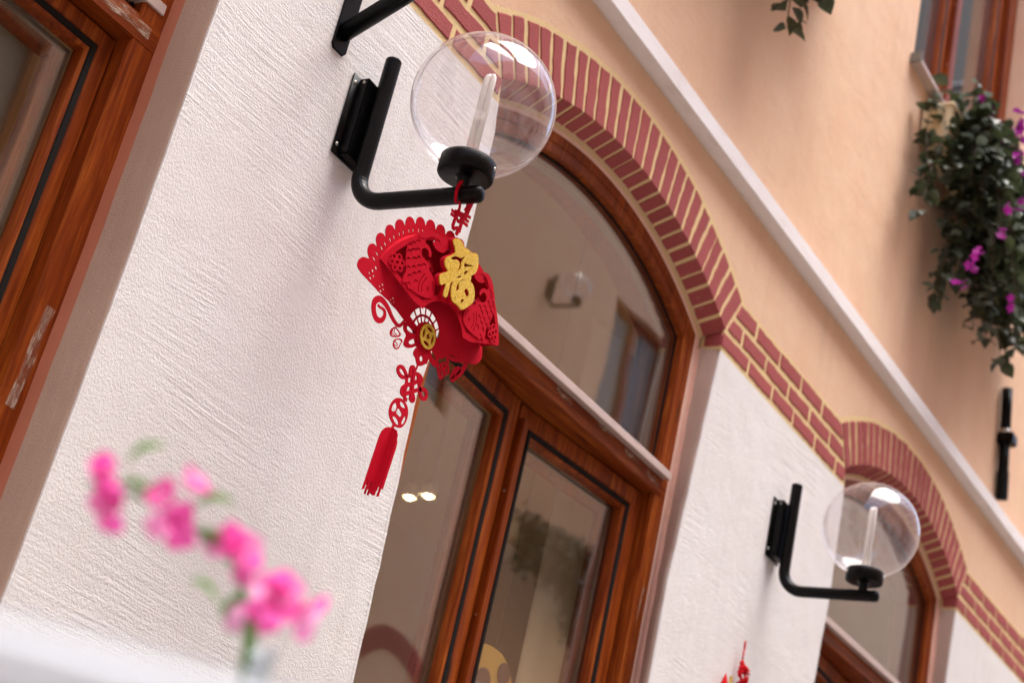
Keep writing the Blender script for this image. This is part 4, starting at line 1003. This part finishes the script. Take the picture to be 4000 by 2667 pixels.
yb = empty('yellow_board', (2.72, .55, 2.52), 'yellow board with brown round spots seen through the right hand casement', 'board')
yb.location = (1.30, .25, 2.13)
b = MB(); prism(b, [chaikin([(-.10, -.16), (.10, -.16), (.115, .02), (.06, .09), (-.06, .10), (-.11, .05)])], -.012, 0); b.obj('board', 'yellow_board', yb)
b = MB(); b.tube([(0, -.006, .095), (0, -.006, 1.815)], .0012, 6); b.obj('cord', 'stem_brown', yb)
b = MB()
for x, z, r_ in ((.055, .045, .030), (-.035, .0, .035), (.03, -.085, .032)):
    prism(b, [[(x+r_*math.cos(2*PI*i/18), z+r_*math.sin(2*PI*i/18)) for i in range(18)]], -.0155, -.0125)
b.obj('spot', 'brown_spot', yb)

# ------------------------------------------------------------------ the building across the alley, seen only in reflections
opp = empty('opposite_building', (0, -6.3, 0), 'peach building across the alley, seen only mirrored in the window panes', 'building')
hl = []
for x in (-9.5, -6.5, -3.5, -.5, 2.5, 5.5, 16.2, 19.2): hl.append([(x, 5.2), (x+1.3, 5.2), (x+1.3, 7.0), (x, 7.0)])
for x in (-9.5, -5.5, -1.5, 2.5, 11.45, 17): hl.append([(x, 7.65), (x+1.35, 7.65), (x+1.35, 9.05), (x, 9.05)])
for x in range(-9, 24, 3): hl.append([(x, .9), (x+1.3, .9), (x+1.3, 3.2), (x, 3.2)])
b = MB(); prism(b, [[(-12, 4.0), (26, 4.0), (26, 11.5), (-12, 11.5)]]+[h for h in hl if h[0][1] > 4], -.25, 0); b.obj('upper_wall', 'peach_plaster', opp)
b = MB(); prism(b, [[(-12, 0), (26, 0), (26, 3.99), (-12, 3.99)]]+[h for h in hl if h[0][1] < 4], -.25, 0); b.obj('lower_wall', 'white_plaster', opp)
o = MB().box(-12, 26, -.02, .06, 3.95, 4.03).obj('ledge', 'ledge_paint', opp)
for h in hl:
    x0, z0 = h[0]; x1, z1 = h[2]
    ww = MB().ring(rect(x0, x1, z0, z1), [(0, -.18), (0, -.09), (.07, -.09), (.07, -.16)]).obj('window', 'wood_upright', opp)
    b = MB(); b.box(x0+.06, x1-.06, -.15, -.145, z0+.06, z1-.06); b.obj('pane', 'dull_pane', ww)
    b = MB(); b.box((x0+x1)/2-.04, (x0+x1)/2+.04, -.16, -.09, z0, z1); b.obj('mullion', 'wood_upright', ww)
MB().box(-11.8, 25.8, -3, -.4, .05, 11.4).obj('interior', 'room_dark', opp)
ab = MB()
for i in range(17):
    a0 = R(-40+i*80/17+1.2); a1 = R(-40+(i+1)*80/17-1.2); f_ = lambda r_, a_: (12.9+r_*math.sin(a_), 3.75+r_*math.cos(a_))
    prism(ab, [[f_(1.2, a0), f_(1.2, a1), f_(1.45, a1), f_(1.45, a0)]], .002, .03)
ab.obj('brick_arch', 'brick_paint', opp)['kind'] = 'stuff'
o = MB().box(15, 25.99, -1.2, 0, 11.501, 22).obj('upper_storey', 'brown_wall', opp)
rf = empty('roof_frame', (0, -3.1, 13.2), 'grey steel roof ribs high over the alley, seen only mirrored in the globes', 'roof')
for i in range(16):
    x = -9+i*2.2; b = MB(); b.tube([(x, -3.2+6.4*t/10-0, .9*math.sin(PI*t/10)) for t in range(11)], .05, 8); b.obj('rib', 'steel_grey', rf)
for y in (-1.6, 0, 1.6):
    b = MB(); b.tube([(-10, y, .9*math.sin(PI*(y+3.2)/6.4)), (25, y, .9*math.sin(PI*(y+3.2)/6.4))], .03, 8); b.obj('purlin', 'steel_grey', rf)

for nm_, xa, xb, lab in (('added_sky_blocker', -14, -11.2, 'plain peach wall closing the left end of the alley, outside the picture'), ('added_sky_blocker', 26.2, 29, 'plain peach wall closing the right end of the alley, outside the picture')):  # unseen walls added to cut low sky light from both alley ends
    e = empty(nm_, ((xa+xb)/2, -3, 0), lab, 'building'); w_ = (xb-xa)/2
    MB().box(-w_, w_, -3.2, 2.9, 0, 11).obj('wall', 'peach_plaster', e); MB().box(-w_-.03, w_+.03, -3.2, 2.9, 11.001, 11.12).obj('coping', 'ledge_paint', e)
cu2 = empty('curtain', (-2.30, .30, .3), 'plain beige curtain hanging behind the left hand window at the upper left', 'curtain')
b = MB(); vs = []; n_ = 60
for i in range(n_+1):
    x = 1.70*i/n_; y = .010*math.sin(x*23)+.005*math.sin(x*57)
    vs += [(x, y, 0), (x, y, 3.0)]
b.add(vs, [(2*i, 2*i+2, 2*i+3, 2*i+1) for i in range(n_)]); b.obj('cloth', 'blind_cloth', cu2, smooth=True)

ob, op_ = bpy.data.objects['window_box'], bpy.data.objects['trailing_plant']
for src, lab in ((ob, 'cream window box on the building across the alley, seen only in the window glass'), (op_, 'trailing plant across the alley, mirrored as a dark bush in the right hand casement')):
    c = copy_tree(src); c.location = (8.45, -6.3+.30, src.location.z+.26); c.rotation_euler = (0, 0, PI); c['label'] = lab
    for f_ in [q for q in c.children if q.name.startswith('flower')]: bpy.data.objects.remove(f_)
l3 = copy_tree(lamp2); l3.location = (10.15, -6.29, 8.40); l3.rotation_euler = (0, 0, PI); l3['label'] = 'globe lamp on the building across the alley, seen faintly mirrored in the arched pane'
